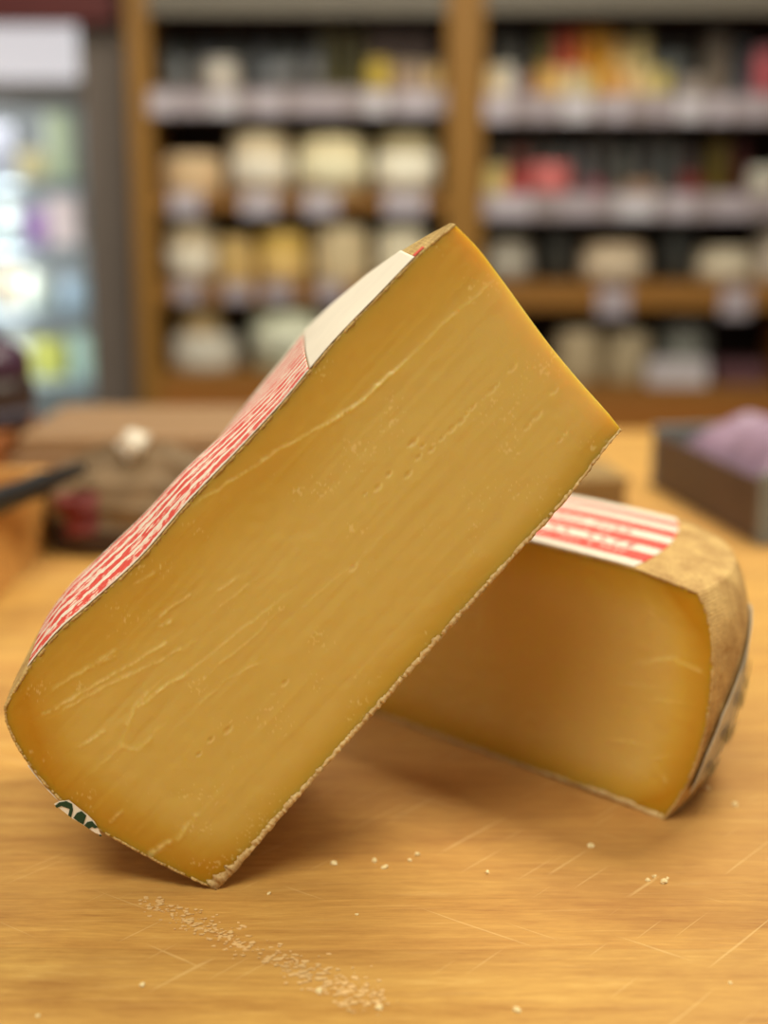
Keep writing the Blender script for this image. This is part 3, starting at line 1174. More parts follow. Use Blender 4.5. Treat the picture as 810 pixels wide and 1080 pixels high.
# wooden riser behind it carrying a dark jar
ris = from_bm('wooden_riser', box_bm(-0.12, 0.125, -0.10, 0.10, 0.0, 0.042, 0.003), wood('chestnut_wood', lin(120, 66, 30), lin(160, 96, 50), 'X'), None, False, (-0.530, 1.56, 0))
tag(ris, 'chestnut brown wooden riser behind the pale wooden box', 'riser')
jr = empty('storage_jar', (-0.452, 1.58, 0.0425))
tag(jr, 'dark round jar with a purple black lid on the chestnut riser at the left edge', 'jar')
from_bm('body', lathe_bm([(0.046, 0), (0.055, 0.005), (0.060, 0.020), (0.061, 0.040), (0.058, 0.050), (0.052, 0.056)]), plain(52, 34, 28, 0.4, 0.2), jr, True)
from_bm('lid', lathe_bm([(0.054, 0.054), (0.057, 0.060), (0.056, 0.074), (0.048, 0.088), (0.026, 0.098), (0.006, 0.100)]), plain(62, 30, 54, 0.35, 0.2), jr, True)
from_bm('paper_band', lathe_bm([(0.056, 0.004), (0.0608, 0.019), (0.0612, 0.021), (0.056, 0.021), (0.050, 0.004)]), plain(96, 100, 122, 0.6, 0.1), jr, True)

# low stack of wooden boards further back
st = wood('weathered_board', lin(116, 84, 56), lin(150, 114, 80), 'X')
bs = from_bm('wooden_board', box_bm(-0.128, 0.125, -0.13, 0.12, 0.0, 0.024, 0.004), st, None, False, (-0.345, 1.56, 0))
tag(bs, 'broad weathered wooden board under another, behind the bread bag', 'board')
bs.location = (-0.27, 1.60, 0)
bs2 = from_bm('wooden_board', box_bm(-0.120, 0.115, -0.11, 0.11, 0.0, 0.02, 0.004), wood('light_board', lin(138, 104, 72), lin(170, 134, 98), 'X'), None, False, (-0.272, 1.61, 0.024))
tag(bs2, 'lighter wooden board lying on top of the weathered one at the back', 'board')

# crumpled kraft bag with a red sticker standing in a dark tray
bag = empty('paper_bag', (-0.212, 1.215, 0.0))
tag(bag, 'crumpled brown paper bag with a red sticker, behind the leaning wedge on the left', 'bag')
M_, N_ = 80, 48
th = np.linspace(0, 2 * math.pi, M_)
hh = np.linspace(0, 1, N_)
T, Hh = np.meshgrid(th, hh, indexing='ij')
g = np.stack([np.cos(T) * 2 + 9, np.sin(T) * 2 + Hh * 4], -1)
rad = 1 + 0.10 * vnoise(g, 1.4, 51) + 0.05 * vnoise(g, 3.5, 52)
sx = np.interp(Hh, [0, 0.05, 0.5, 0.8, 0.93, 1], [0.066, 0.076, 0.082, 0.070, 0.040, 0.018])
sy = np.interp(Hh, [0, 0.05, 0.5, 0.8, 0.93, 1], [0.050, 0.060, 0.060, 0.045, 0.022, 0.012])
sq = lambda x: np.sign(x) * np.abs(x) ** 0.75
P = np.stack([sq(np.cos(T)) * sx * rad, sq(np.sin(T)) * sy * rad, Hh * 0.080 + 0.010 * vnoise(g, 2, 53) * Hh], -1)
P[-1] = P[0]
me = grid_mesh('paper', P)
o = link('paper', me, plain(116, 90, 60, 0.7, 0.25, 0, 60), bag, True)
md = o.modifiers.new('thickness', 'SOLIDIFY'); md.thickness = 0.0012
bm = bmesh.new()
bmesh.ops.create_icosphere(bm, subdivisions=3, radius=0.013)
for v in bm.verts:
    v.co *= 1 + 0.25 * math.sin(v.co.x * 400) * math.cos(v.co.z * 350)
    v.co += Vector((-0.002, -0.012, 0.086))
from_bm('twist_tie', bm, plain(226, 214, 198, 0.5, 0.05), bag, True)


def bag_patch(name, a0, a1, h0, h1, mat, push):
    ta, tb = np.meshgrid(np.linspace(a0, a1, 20), np.linspace(h0, h1, 16), indexing='ij')
    g_ = np.stack([np.cos(ta) * 2 + 9, np.sin(ta) * 2 + tb * 4], -1)
    r_ = 1 + 0.10 * vnoise(g_, 1.4, 51) + 0.05 * vnoise(g_, 3.5, 52)
    x_ = np.interp(tb, [0, 0.05, 0.5, 0.8, 0.93, 1], [0.066, 0.076, 0.082, 0.070, 0.040, 0.018]) * r_ + push
    y_ = np.interp(tb, [0, 0.05, 0.5, 0.8, 0.93, 1], [0.050, 0.060, 0.060, 0.045, 0.022, 0.012]) * r_ + push
    p_ = np.stack([sq(np.cos(ta)) * x_, sq(np.sin(ta)) * y_, tb * 0.080 + 0.010 * vnoise(g_, 2, 53) * tb], -1)
    o = link(name, grid_mesh(name, p_), mat, bag, True)
    md = o.modifiers.new('thickness', 'SOLIDIFY'); md.thickness = 0.0008
    return o


bag_patch('sticker', -2.30, -1.80, 0.22, 0.66, plain(112, 34, 28, 0.5, 0.2), 0.003)
bag_patch('base_wrap', -2.9, -0.6, 0.01, 0.28, plain(62, 40, 28, 0.6, 0.2), 0.0022)

# small cardboard box behind the lying wedge
cb = empty('cardboard_box', (0.200, 1.33, 0.0), 0.15)
tag(cb, 'small dull brown cardboard box on the counter behind the lying wedge', 'box')
CARD = plain(138, 108, 64, 0.8, 0.1)
from_bm('carton', box_bm(-0.085, 0.02, -0.04, 0.05, 0, 0.036, 0.002), CARD, cb)
from_bm('lid', box_bm(-0.087, 0.022, -0.042, 0.052, 0.031, 0.040, 0.0015), plain(146, 116, 70, 0.8, 0.1), cb)

# grey tray with a purple wrapped pack, right
TR = (0.403, 1.31, 0.0)
TRZ = math.radians(-80)
tr = empty('plastic_tray', TR, TRZ)
tag(tr, 'dark grey plastic tray on the right holding a purple wrapped pack', 'tray')
GREY = plain(116, 118, 116, 0.45, 0.1)
DGREY = plain(58, 54, 54, 0.5, 0.15)
from_bm('tray_floor', box_bm(-0.15, 0.10, -0.095, 0.155, 0.0, 0.006, 0.002), DGREY, tr)
from_bm('side_wall', box_bm(-0.15, 0.10, -0.100, -0.094, 0.0, 0.056, 0.002), plain(78, 56, 46, 0.5, 0.15), tr)
from_bm('side_wall', box_bm(-0.15, 0.10, 0.154, 0.160, 0.0, 0.062, 0.002), DGREY, tr)
from_bm('end_wall', box_bm(-0.157, -0.149, -0.101, 0.161, 0.0, 0.064, 0.002), GREY, tr)
from_bm('end_wall', box_bm(0.099, 0.107, -0.101, 0.161, 0.0, 0.064, 0.002), GREY, tr)
# pillow-like wrapped pack
pk = empty('wrapped_pack', (TR[0], TR[1], 0.0075), TRZ)
tag(pk, 'soft purple wrapped pack heaped inside the dark grey tray', 'pack')
a_ = np.linspace(-1, 1, 44)
Xg, Yg = np.meshgrid(a_, a_, indexing='ij')
q = np.stack([Xg * 3 + 4, Yg * 3 + 4], -1)
topz = 0.022 + 0.052 * (1 - np.abs(Xg) ** 7) * (1 - np.abs(Yg) ** 8) + 0.008 * vnoise(q, 1.5, 61)
topz *= np.where((np.abs(Xg) == 1) | (np.abs(Yg) == 1), 0.7, 1)
topP = np.stack([Xg * 0.112 - 0.025, Yg * 0.120 + 0.030, topz], -1)
o = link('pack_wrap', grid_mesh('pack_wrap', topP), plain(146, 118, 140, 0.4, 0.12), pk, True)
md = o.modifiers.new('thickness', 'SOLIDIFY')
md.thickness = 0.0015
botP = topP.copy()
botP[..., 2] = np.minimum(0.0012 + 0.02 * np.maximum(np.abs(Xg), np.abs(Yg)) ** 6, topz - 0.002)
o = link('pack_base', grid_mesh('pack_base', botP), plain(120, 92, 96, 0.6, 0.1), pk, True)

# ------------------------------------------------------------------ shelving at the back of the shop
shelf = empty('shelving_unit', (0, SHELF_Y, FLOOR_Z))
tag(shelf, 'tall honey oak shelving unit with two bays of jars and cheeses along the back', 'shelving')
SD = 0.34                                        # depth of the shelves
YF, YB = SHELF_Y, SHELF_Y + SD


def zx(px, py, Y=SHELF_Y):
    p = at(px, py, Y)
    return p[0], p[2]


def shp(name, bm, m):
    return child_at(from_bm(name, bm, m, shelf), shelf)


xL0, xL1 = zx(139, 200)[0], zx(162, 200)[0]
xM0, xM1 = zx(470, 200)[0], zx(509, 200)[0]
xR0, xR1 = zx(862, 200)[0], zx(895, 200)[0]
TOPZ = zx(400, -60)[1]
for a, b in ((xL0, xL1), (xM0, xM1), (xR0, xR1)):
    shp('upright', box_bm(a, b, YF, YB, FLOOR_Z, TOPZ, 0.003), MAT_OAK_V)
shp('back_panel', box_bm(xL1, xR0, YB - 0.012, YB, FLOOR_Z, TOPZ), plain(44, 22, 14, 0.7, 0.2))
MAT_RAIL = plain(152, 138, 140, 0.4, 0.06)
MAT_RAIL_DK = plain(104, 96, 84, 0.5, 0.1)
MAT_SHELF = wood('shelf_oak', lin(120, 78, 28), lin(158, 108, 44), 'X')
MAT_BASE = wood('shelf_plinth_oak', lin(134, 80, 26), lin(172, 110, 44), 'X')


def shelf_board(x0, x1, py_top, py_bot, rail=None):
    zt = zx(400, py_top)[1]
    zb = zx(400, py_bot)[1]
    t = min(0.026, zt - zb) if rail else zt - zb
    b = shp('shelf_board', box_bm(x0, x1, YF + 0.004, YB - 0.013, zt - t, zt, 0.002), MAT_SHELF)
    if rail:
        r = from_bm('price_rail', box_bm(x0 + 0.001, x1 - 0.001, YF - 0.012, YF + 0.003, zb, zt + 0.004, 0.002), rail, b)
        r.location = -Vector(shelf.location)
        r.location = Vector((0, 0, 0)) - Vector(b.location) - Vector(shelf.location)
    return zt


LB = {}
LB[0] = shelf_board(xL1, xM0, -8, 16, MAT_RAIL_DK)
LB[1] = shelf_board(xL1, xM0, 96, 122, MAT_RAIL)
LB[2] = shelf_board(xL1, xM0, 206, 222)
LB[3] = shelf_board(xL1, xM0, 302, 320)
LB[4] = shelf_board(xL1, xM0, 394, 406)
RB = {}
RB[0] = shelf_board(xM1, xR0, -10, 14, MAT_RAIL_DK)
RB[1] = shelf_board(xM1, xR0, 101, 129, MAT_RAIL)
RB[2] = shelf_board(xM1, xR0, 205, 231, MAT_RAIL)
RB[3] = shelf_board(xM1, xR0, 299, 326)
RB[4] = shelf_board(xM1, xR0, 408, 420)
shp('plinth', box_bm(xL1, xM0, YF + 0.002, YB - 0.013, FLOOR_Z, LB[4] - 0.03, 0.002), MAT_BASE)
shp('plinth', box_bm(xM1, xR0, YF + 0.002, YB - 0.013, FLOOR_Z, RB[4] - 0.03, 0.002), MAT_BASE)

PXM = 3.42 / FPX                                  # metres per pixel at the shelf front


def px_box(x0, x1, ytop, zbase, Yc):
    """world width, centre and height of something on a shelf seen between x0..x1 with its top at ytop"""
    a, b = at(x0, 200, Yc), at(x1, 200, Yc)
    top = at((x0 + x1) / 2, ytop, Yc)
    return (a[0] + b[0]) / 2, b[0] - a[0], max(0.03, top[2] - zbase)


def put_jar(x0, x1, ytop, zb, Yc, body, lid, label, group, cat='jar', name='jar', paper=None, bottle=False):
    cx, w, h = px_box(x0, x1, ytop, zb, Yc)
    r = w / 2
    t = empty(name, (cx, Yc, zb + 0.001))
    tag(t, label, cat, group)
    if bottle:
        pr = [(r * 0.85, 0), (r, h * 0.03), (r, h * 0.62), (r * 0.8, h * 0.70), (r * 0.40, h * 0.78), (r * 0.36, h * 0.90)]
        lp = [(r * 0.42, h * 0.89), (r * 0.42, h * 0.99), (r * 0.34, h)]
    else:
        pr = [(r * 0.88, 0), (r, h * 0.05), (r, h * 0.70), (r * 0.92, h * 0.78), (r * 0.82, h * 0.82)]
        lp = [(r * 0.90, h * 0.81), (r * 0.93, h * 0.83), (r * 0.93, h * 0.97), (r * 0.88, h)]
    from_bm('body', lathe_bm(pr, 20), body, t, True)
    from_bm('lid', lathe_bm(lp, 20), lid, t, True)
    if paper is not None:
        k0, k1 = 0.16, 0.55
        from_bm('paper_label', lathe_bm([(r * 1.004, h * k0), (r * 1.02, h * k0), (r * 1.02, h * k1), (r * 1.004, h * k1)], 20), paper, t, True)
    return t


def put_wheel(x0, x1, ytop, zb, Yc, body, label, group, band=None, depth=1.0, name='whole_cheese'):
    cx, w, h = px_box(x0, x1, ytop, zb, Yc)
    r = w / 2
    pr = [(r * 0.90, 0), (r * 0.98, h * 0.06), (r, h * 0.25), (r, h * 0.75), (r * 0.97, h * 0.92), (r * 0.88, h)]
    t = empty(name, (cx, Yc, zb + 0.001))
    tag(t, label, 'cheese', group)
    from_bm('rind', lathe_bm(pr, 32), body, t, True)
    if band is not None:
        from_bm('paper_wrap', lathe_bm([(r * 0.99, h * band[0]), (r * 1.012, h * band[0]), (r * 1.012, h * band[1]), (r * 0.99, h * band[1])], 32), band[2], t, True)
    return t


def put_carton(x0, x1, ytop, zb, Yc, body, flap, label, group, name='carton', cat='box', d=0.10):
    cx, w, h = px_box(x0, x1, ytop, zb, Yc)
    t = empty(name, (cx, Yc, zb + 0.001))
    tag(t, label, cat, group)
    from_bm('carton_body', box_bm(-w / 2, w / 2, -d / 2, d / 2, 0, h * 0.86, 0.003), body, t)
    from_bm('lid', box_bm(-w / 2 - 0.001, w / 2 + 0.001, -d / 2 - 0.001, d / 2 + 0.001, h * 0.84, h, 0.003), flap, t)
    return t


ORD = ['first', 'second', 'third', 'fourth', 'fifth', 'sixth', 'seventh', 'eighth', 'ninth', 'tenth', 'eleventh', 'twelfth', 'thirteenth', 'fourteenth', 'fifteenth', 'sixteenth']
DK = [plain(88, 92, 92, 0.3, 0.2), plain(102, 108, 110, 0.3, 0.2), plain(76, 74, 70, 0.3, 0.2), plain(112, 118, 126, 0.3, 0.2)]
LIDS = [plain(40, 34, 30, 0.4), plain(70, 62, 52, 0.4), plain(92, 84, 74, 0.4)]
WHITE_L = plain(150, 152, 156, 0.6)
# --- upper left shelf
z = LB[1]
for k, x in enumerate(range(174, 336, 14)):
    put_jar(x, x + 12, 34 + (k * 5) % 11, z, YF + 0.11, DK[k % 4], LIDS[k % 3], '%s dark glass bottle from the left on the upper left shelf' % ORD[k], 'dark bottles on the upper left shelf', 'bottle', 'glass_bottle', WHITE_L if k in (1, 3, 8, 9, 11) else None, True)
put_jar(218, 254, 64, z, YF + 0.046, plain(206, 196, 184, 0.5), plain(186, 178, 168, 0.5), 'pale grey white tub standing before the dark bottles, upper left shelf', None, 'tub', 'lidded_tub')
for k, x in enumerate((336, 354, 372)):
    put_jar(x, x + 17, 30 + k * 2, z, YF + 0.15, plain(104, 100, 68, 0.35), plain(120, 114, 84, 0.4), '%s olive green jar from the left on the upper left shelf' % ORD[k], 'olive green jars on the upper left shelf')
put_jar(386, 412, 64, z, YF + 0.06, plain(206, 178, 70, 0.4), plain(190, 160, 70, 0.4), 'yellow jar before the purple brown cartons, upper left shelf', None)
for k, x in enumerate((390, 412, 434)):
    put_carton(x, x + 22, 32 + k, z, YF + 0.15, plain(78, 62, 60, 0.6), plain(70, 54, 52, 0.6), '%s purple brown carton from the left on the upper left shelf' % ORD[k], 'purple brown cartons on the upper left shelf')
for k, (x0, x1, c) in enumerate(((414, 430, (176, 148, 124)), (431, 447, (190, 168, 148)), (449, 466, (212, 178, 112)))):
    put_jar(x0, x1, 67, z, YF + 0.07, plain(*c, 0.4), plain(168, 148, 120, 0.4), '%s small cream jar from the left, below the purple brown cartons' % ORD[k], 'small cream jars on the upper left shelf')
# --- second left shelf: big cheeses
z = LB[2]
CRM = plain(226, 206, 170, 0.6, 0.08)
put_wheel(173, 236, 164, z, YF + 0.10, plain(218, 186, 144, 0.6, 0.08), 'low tan cheese wheel at the left end of the second left shelf', None)
put_wheel(244, 308, 141, z, YF + 0.10, CRM, 'tall cream cheese drum, second from the left on the second left shelf', None, (0.10, 0.62, plain(232, 222, 204, 0.6, 0.04)))
put_wheel(314, 388, 146, z, YF + 0.10, plain(226, 208, 164, 0.6, 0.08), 'broad cream cheese drum, third from the left on the second left shelf', None, (0.12, 0.70, plain(236, 226, 190, 0.6, 0.04)))
put_wheel(396, 462, 142, z, YF + 0.10, plain(176, 160, 120, 0.6, 0.1), 'cheese drum with grey top and white wrap beside the middle upright', None, (0.06, 0.66, plain(244, 236, 216, 0.6, 0.04)))
# --- third left shelf
z = LB[3]
put_wheel(175, 226, 237, z, YF + 0.09, plain(206, 186, 152, 0.6, 0.1), 'tall beige cheese drum at the left end of the third left shelf', None, (0.08, 0.60, plain(222, 212, 194, 0.6, 0.04)))
put_wheel(228, 268, 250, z, YF + 0.09, plain(206, 172, 108, 0.6, 0.1), 'golden tan cheese, second from the left on the third left shelf', None)
put_wheel(271, 324, 245, z, YF + 0.09, plain(212, 174, 88, 0.6, 0.1), 'yellow cheese drum, third from the left on the third left shelf', None, (0.1, 0.5, plain(220, 184, 116, 0.6, 0.05)))
put_wheel(330, 389, 240, z, YF + 0.09, plain(210, 188, 148, 0.6, 0.1), 'wide beige cheese drum, fourth from the left on the third left shelf', None)
put_wheel(397, 452, 241, z, YF + 0.09, plain(226, 214, 186, 0.6, 0.08), 'whitish cheese drum partly behind the tip of the leaning wedge', None)
# --- bottom left shelf
z = LB[4]
put_wheel(175, 249, 352, z, YF + 0.11, plain(206, 198, 184, 0.5, 0.06), 'broad white cheese wheel on the bottom left shelf', None)
zz = at(208, 352, YF + 0.11)[2]
put_wheel(186, 232, 326, zz, YF + 0.11, plain(208, 178, 128, 0.6, 0.08), 'small tan cheese on top of the broad white wheel', None)
put_wheel(262, 346, 328, z, YF + 0.11, plain(206, 206, 178, 0.5, 0.08), 'greenish white cheese wheel at the right of the bottom left shelf', None, (0.25, 0.75, plain(214, 214, 192, 0.5, 0.04)))
# --- upper right shelf
z = RB[1]
for k, x in enumerate((516, 535)):
    put_jar(x, x + 18, 28 + k * 6, z, YF + 0.11, DK[2], LIDS[0], '%s blackish jar beside the middle upright, upper right shelf' % ('left' if k == 0 else 'right'), 'blackish jars on the upper right shelf')
row = [(563, 580, 33, (116, 108, 62), 'olive'), (581, 597, 31, (188, 66, 54), 'red'), (598, 613, 30, (206, 116, 44), 'orange'), (614, 630, 28, (214, 152, 30), 'amber'), (631, 644, 30, (200, 146, 40), 'dark yellow'),
       (640, 658, 42, (216, 184, 124), 'cream'), (660, 680, 36, (206, 188, 132), 'pale straw')]
for x0, x1, yt, c, nm in row:
    put_jar(x0, x1, yt, z, YF + 0.11 - (0.0 if nm in ('cream', 'pale straw') else 0), plain(*c, 0.35), plain(*[int(v * 0.8) for v in c], 0.4), '%s coloured jar at the back of the upper right shelf' % nm, 'coloured jars on the upper right shelf')
for k, x in enumerate((684, 698, 712)):
    put_jar(x, x + 13, 46, z, YF + 0.11, DK[k % 3], LIDS[0], '%s short dark jar right of the pale straw jar, upper right shelf' % ORD[k], 'short dark jars on the upper right shelf')
put_jar(733, 764, 37, z, YF + 0.15, plain(128, 116, 104, 0.4), plain(110, 100, 90, 0.4), 'wide grey brown jar toward the right of the upper right shelf', None)
put_jar(768, 784, 44, z, YF + 0.15, plain(92, 104, 116, 0.4), plain(84, 92, 100, 0.4), 'bluish grey jar right of the wide grey brown jar', None)
put_carton(786, 806, 52, z, YF + 0.12, plain(176, 84, 92, 0.5), plain(150, 96, 104, 0.5), 'pink red carton at the right edge of the upper right shelf', None)
row = [(512, 524, 72, (222, 192, 140), 'sand'), (523, 540, 70, (206, 198, 184), 'off-white'), (541, 556, 80, (132, 104, 108), 'mauve'), (561, 575, 72, (206, 154, 72), 'orange tan'), (576, 592, 74, (226, 186, 112), 'light gold'), (593, 610, 74, (206, 190, 152), 'ivory'),
       (611, 626, 78, (206, 178, 108), 'straw'), (627, 648, 74, (206, 144, 44), 'deep amber'), (649, 666, 76, (222, 178, 124), 'peach'), (667, 684, 76, (218, 192, 132), 'buff'), (685, 700, 74, (196, 176, 96), 'mustard'), (712, 734, 82, (160, 146, 136), 'taupe')]
for x0, x1, yt, c, nm in row:
    put_carton(x0, x1 - 1, yt, z, YF + 0.036, plain(*c, 0.5), plain(*[int(v * 0.93) for v in c], 0.5), '%s packet in the front row of the upper right shelf' % nm, 'packets in the front row of the upper right shelf', 'food_packet', 'packet', 0.06)
# --- second right shelf
z = RB[2]
cols = [(112, 104, 90), (140, 86, 78), (90, 90, 88), (104, 108, 108), (112, 112, 116), (92, 90, 88), (110, 112, 108), (86, 84, 84), (98, 102, 102), (88, 74, 72)]
for k, c in enumerate(cols):
    x = 516 + k * 22
    put_jar(x, x + 20, 143 + (k * 3) % 7, z, YF + 0.115, plain(*c, 0.35), LIDS[k % 3], '%s dark jar from the left at the back of the second right shelf' % ORD[k], 'dark jars on the second right shelf')
put_jar(741, 768, 146, z, YF + 0.16, plain(130, 112, 46, 0.4), plain(120, 100, 50, 0.4), 'olive yellow jar toward the right of the second right shelf', None)
put_jar(772, 786, 150, z, YF + 0.16, plain(110, 46, 50, 0.4), plain(90, 44, 46, 0.4), 'dark red jar right of the olive yellow jar', None)
put_carton(512, 532, 176, z, YF + 0.036, plain(206, 182, 112, 0.5), plain(196, 172, 108, 0.5), 'pale yellow packet beside the middle upright, second right shelf', None, 'food_packet', 'packet', 0.06)
put_carton(533, 553, 180, z, YF + 0.036, plain(166, 50, 48, 0.5), plain(150, 46, 44, 0.5), 'red packet next to the pale yellow packet, second right shelf', None, 'food_packet', 'packet', 0.06)
put_wheel(556, 602, 174, z, YF + 0.06, plain(208, 110, 108, 0.5, 0.1), 'rounded pink red tub on the second right shelf', None, None, 1.0, 'pink_tub')
put_carton(618, 634, 190, z, YF + 0.036, plain(140, 54, 72, 0.5), plain(120, 48, 64, 0.5), 'small wine red packet in the middle of the second right shelf', None, 'food_packet', 'packet', 0.05)
put_carton(655, 690, 192, z, YF + 0.036, plain(150, 116, 88, 0.5), plain(140, 106, 80, 0.5), 'flat tan packet in the middle of the second right shelf', None, 'food_packet', 'packet', 0.05)
put_carton(716, 736, 184, z, YF + 0.036, plain(120, 36, 30, 0.5), plain(104, 34, 30, 0.5), 'dark red packet left of the olive yellow jar', None, 'food_packet', 'packet', 0.05)
put_wheel(788, 822, 178, z, YF + 0.07, plain(196, 190, 176, 0.5, 0.1), 'whitish tub at the right edge of the second right shelf', None, None, 1.0, 'white_tub')
# --- third right shelf
z = RB[3]
put_wheel(512, 562, 252, z, YF + 0.09, plain(150, 140, 124, 0.6, 0.1), 'grey white cheese drum behind the cut edge of the leaning wedge', None, (0.1, 0.6, plain(176, 168, 156, 0.6, 0.05)))
put_jar(570, 610, 240, z, YF + 0.14, plain(70, 70, 66, 0.35), plain(60, 58, 54, 0.4), 'dark grey jar left of the pinkish cheese drum, third right shelf', None)
put_wheel(615, 684, 257, z, YF + 0.09, plain(184, 160, 130, 0.6, 0.1), 'pinkish cream cheese drum in the middle of the third right shelf', None, (0.05, 0.66, plain(206, 186, 160, 0.6, 0.05)))
put_jar(694, 736, 238, z, YF + 0.14, plain(66, 68, 66, 0.35), plain(56, 56, 54, 0.4), 'dark grey jar right of the pinkish cheese drum, third right shelf', None)
put_wheel(738, 797, 262, z, YF + 0.09, plain(186, 170, 144, 0.6, 0.1), 'cream cheese drum near the right end of the third right shelf', None, (0.05, 0.66, plain(206, 192, 168, 0.6, 0.05)))
put_wheel(799, 850, 244, z, YF + 0.09, plain(190, 176, 160, 0.6, 0.1), 'pale cheese drum cut by the right edge, third right shelf', None)
# --- bottom right shelf
z = RB[4]
put_wheel(590, 640, 348, z, YF + 0.09, plain(176, 156, 124, 0.6, 0.1), 'tan cheese drum beside the lower corner of the leaning wedge', None)
put_wheel(642, 692, 350, z, YF + 0.09, plain(166, 148, 118, 0.6, 0.1), 'dull tan cheese drum left of the grey jar on the bottom right shelf', None)
put_jar(700, 756, 338, z, YF + 0.13, plain(120, 120, 112, 0.35), plain(104, 102, 94, 0.4), 'wide grey glass jar on the bottom right shelf', None)
put_carton(690, 754, 380, z, YF + 0.03, plain(196, 186, 190, 0.5), plain(190, 180, 184, 0.5), 'white carton before the wide grey jar, bottom right shelf', None, 'carton', 'box', 0.05)
put_carton(762, 815, 382, z, YF + 0.07, plain(92, 56, 62, 0.5), plain(84, 50, 56, 0.5), 'dark purple carton at the right of the bottom right shelf', None)

# --- price cards hung on the shelf edges
CARD_W = [plain(192, 182, 192, 0.4, 0.04), plain(174, 162, 170, 0.4, 0.04), plain(206, 200, 208, 0.35, 0.03)]


def card(x0, x1, y0, y1, label, group, Y, k=0):
    a, b = at(x0, y1, Y), at(x1, y0, Y)
    w, h = b[0] - a[0], b[2] - a[2]
    o = from_bm('price_card', box_bm(-w / 2, w / 2, -0.001, 0.001, 0, h, 0.0006, None, 1), CARD_W[k % 3], None, False, ((a[0] + b[0]) / 2, Y, a[2]))
    tag(o, label, 'price tag', group)


for nm, x0, x1 in (('low tan wheel', 180, 212), ('tall cream drum', 255, 292), ('broad cream drum', 320, 356), ('grey topped drum', 405, 448)):
    card(x0, x1, 203, 227, 'white price card hanging below the %s on the second left shelf' % nm, 'price cards on the second left shelf', YF - 0.002)
for nm, x0, x1 in (('tall beige drum', 184, 212), ('golden tan cheese', 236, 264), ('yellow drum', 278, 308), ('wide beige drum', 334, 362)):
    card(x0, x1, 298, 318, 'white price card hanging below the %s on the third left shelf' % nm, 'price cards on the third left shelf', YF - 0.002, 1)
for nm, x0, x1 in (('pinkish drum', 630, 664), ('right-end cream drum', 760, 792)):
    card(x0, x1, 303, 334, 'white price card below the %s on the third right shelf' % nm, 'price cards on the third right shelf', YF - 0.002, 1)
for k, (x0, x1) in enumerate(((158, 184), (192, 214), (222, 250), (270, 296), (314, 364), (384, 408), (420, 456))):
    card(x0, x1, 98, 121, '%s price card from the left on the upper left rail' % ORD[k], 'price cards on the upper left rail', YF - 0.0145, k)
for k, (x0, x1) in enumerate(((512, 540), (560, 580), (592, 624), (640, 660), (690, 705), (714, 740), (752, 770), (784, 806))):
    card(x0, x1, 103, 128, '%s price card from the left on the upper right rail' % ORD[k], 'price cards on the upper right rail', YF - 0.0145, k)
for k, (x0, x1) in enumerate(((516, 560), (590, 630), (650, 690), (705, 730), (750, 790))):
    card(x0, x1, 207, 230, '%s price card from the left on the second right rail' % ORD[k], 'price cards on the second right rail', YF - 0.0145, k)

# orange wood bracket at the right edge
cr_ = from_bm('wooden_crate', box_bm(-0.03, 0.012, -0.10, 0.10, 0.001, 0.15, 0.004), MAT_BASE, None, False, (at(800, 380, YF + 0.10)[0] + 0.03, YF + 0.12, RB[4]))
cr_.location.x = at(818, 380, YF + 0.1)[0] + 0.03
tag(cr_, 'orange brown wooden crate at the right edge of the bottom right shelf', 'crate')

# ------------------------------------------------------------------ cold cabinet on the left, seen past the pillar
CBY = 3.95
cab = empty('refrigerated_cabinet', (-1.25, CBY, FLOOR_Z))
tag(cab, 'bright open refrigerated cabinet with a white lit header at the left edge', 'fridge')
cx1 = at(93, 200, CBY)[0] + 1.25
cx0 = -0.55
CW = plain(206, 214, 216, 0.4, 0.05)


def cp_(name, bm, m, par=None):
    return from_bm(name, bm, m, par or cab)


zz_ = lambda py, Y=CBY: at(40, py, Y)[2] - FLOOR_Z
HT = zz_(24)
cp_('cabinet_back', box_bm(cx0, cx1, 0.56, 0.60, 0.0, HT, 0.003), plain(184, 192, 194, 0.4, 0.08))
cp_('side_panel', box_bm(cx1 - 0.012, cx1, 0.0, 0.56, 0.0, HT, 0.003), plain(196, 206, 200, 0.4, 0.05))
cp_('side_panel', box_bm(cx0, cx0 + 0.03, 0.0, 0.56, 0.0, HT, 0.003), CW)
em = Mat('lit_header_panel')
em.color(lin(230, 228, 234))
em.b.inputs['Emission Color'].default_value = (1.0, 0.97, 1.0, 1)
em.b.inputs['Emission Strength'].default_value = 0.62
cp_('lit_header', box_bm(cx0 + 0.03, cx1 - 0.016, -0.02, 0.10, zz_(84), HT, 0.004), em.m)
cp_('canopy', box_bm(cx0 + 0.03, cx1 - 0.016, 0.0, 0.30, zz_(108), zz_(84), 0.004), plain(170, 168, 168, 0.4, 0.05))
cp_('cabinet_base', box_bm(cx0, cx1, 0.0, 0.56, 0.0, zz_(405), 0.004), plain(150, 168, 180, 0.4, 0.05))
sh_y = {}
for k, py in enumerate((190, 262, 330)):
    cp_('shelf_board', box_bm(cx0 + 0.03, cx1 - 0.013, 0.06, 0.55, zz_(py + 7), zz_(py), 0.002), plain(150, 166, 174, 0.4, 0.05))
    sh_y[k] = at(40, py, CBY)[2]
sh_y[3] = zz_(405) + FLOOR_Z
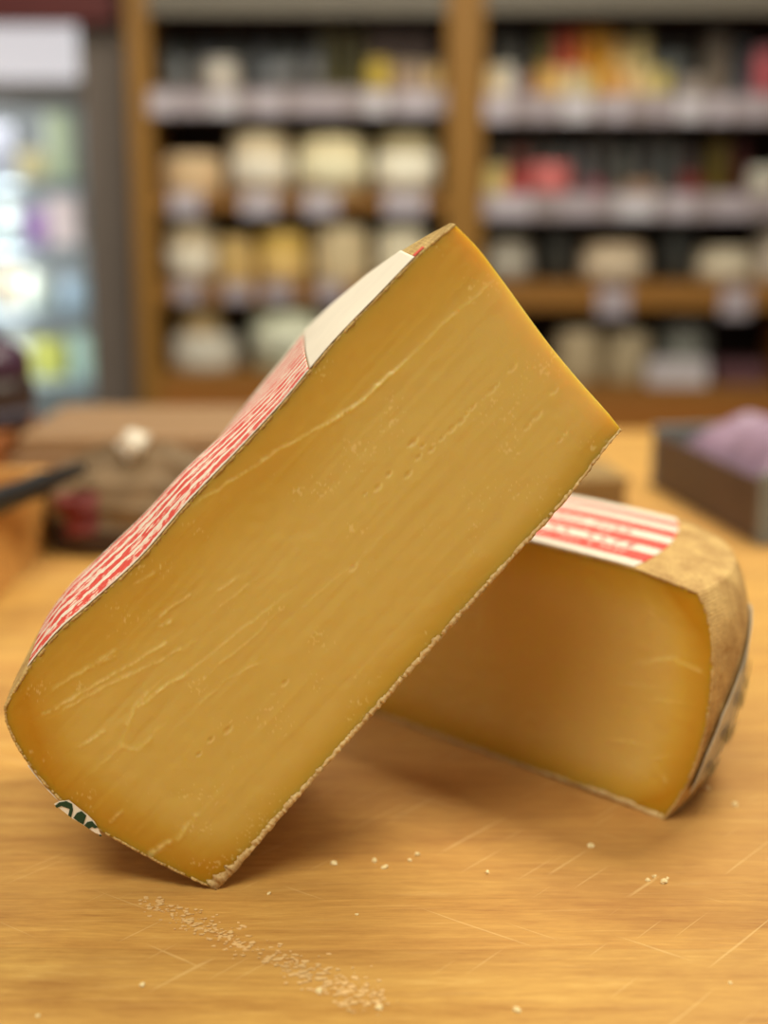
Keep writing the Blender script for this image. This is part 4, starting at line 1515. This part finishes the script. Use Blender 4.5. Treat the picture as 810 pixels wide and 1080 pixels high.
for py_, en in ((112, 2.0), (200, 2.0), (272, 2.1), (340, 1.3)):
    d_ = bpy.data.lights.new('cabinet_strip_lamp', 'AREA')
    d_.shape = 'RECTANGLE'
    d_.size, d_.size_y, d_.energy, d_.color = 0.5, 0.04, en, (1.0, 0.98, 0.95)
    o = bpy.data.objects.new('strip_lamp', d_)
    COL.objects.link(o)
    o.parent = cab
    o.location = (0.0, 0.03, zz_(py_))
    o.rotation_euler = (0.75, 0, 0)

fr = [  # shelf index, x0, x1, ytop, colour, label
    (0, -6, 22, 132, (150, 154, 166), 'lavender grey carton at the left on the top cabinet shelf'),
    (0, 24, 52, 160, (206, 196, 150), 'buff yellow carton on the top cabinet shelf'),
    (0, 55, 80, 120, (212, 228, 196), 'tall pale green carton on the top cabinet shelf'),
    (1, -4, 24, 214, (176, 190, 190), 'grey green tub at the left on the second cabinet shelf'),
    (1, 30, 50, 222, (140, 110, 160), 'violet carton on the second cabinet shelf'),
    (1, 54, 84, 208, (232, 216, 218), 'pinkish white carton on the second cabinet shelf'),
    (2, -6, 16, 282, (190, 178, 156), 'beige tub at the left on the third cabinet shelf'),
    (2, 18, 48, 286, (206, 216, 206), 'whitish tub on the third cabinet shelf'),
    (2, 60, 92, 292, (176, 200, 220), 'light blue tub on the third cabinet shelf'),
    (3, 4, 24, 356, (196, 206, 196), 'pale grey carton at the bottom of the cabinet'),
    (3, 28, 62, 358, (196, 200, 104), 'lime yellow carton at the bottom of the cabinet'),
    (3, 66, 97, 352, (206, 236, 226), 'mint white tub at the bottom of the cabinet'),
]
for k, x0, x1, yt, c, nm in fr:
    Yc = CBY + 0.16
    if 'tub' in nm:
        put_jar(x0, x1, yt, sh_y[k], Yc, plain(*c, 0.4, 0.05), plain(*[min(255, int(v * 1.03)) for v in c], 0.4, 0.05), nm, 'chilled products in the cabinet', 'tub', 'dairy_tub')
    else:
        put_carton(x0, x1, yt, sh_y[k], Yc, plain(*c, 0.4, 0.05), plain(*[min(255, int(v * 1.03)) for v in c], 0.4, 0.05), nm, 'chilled products in the cabinet', 'dairy_carton', 'carton', 0.08)
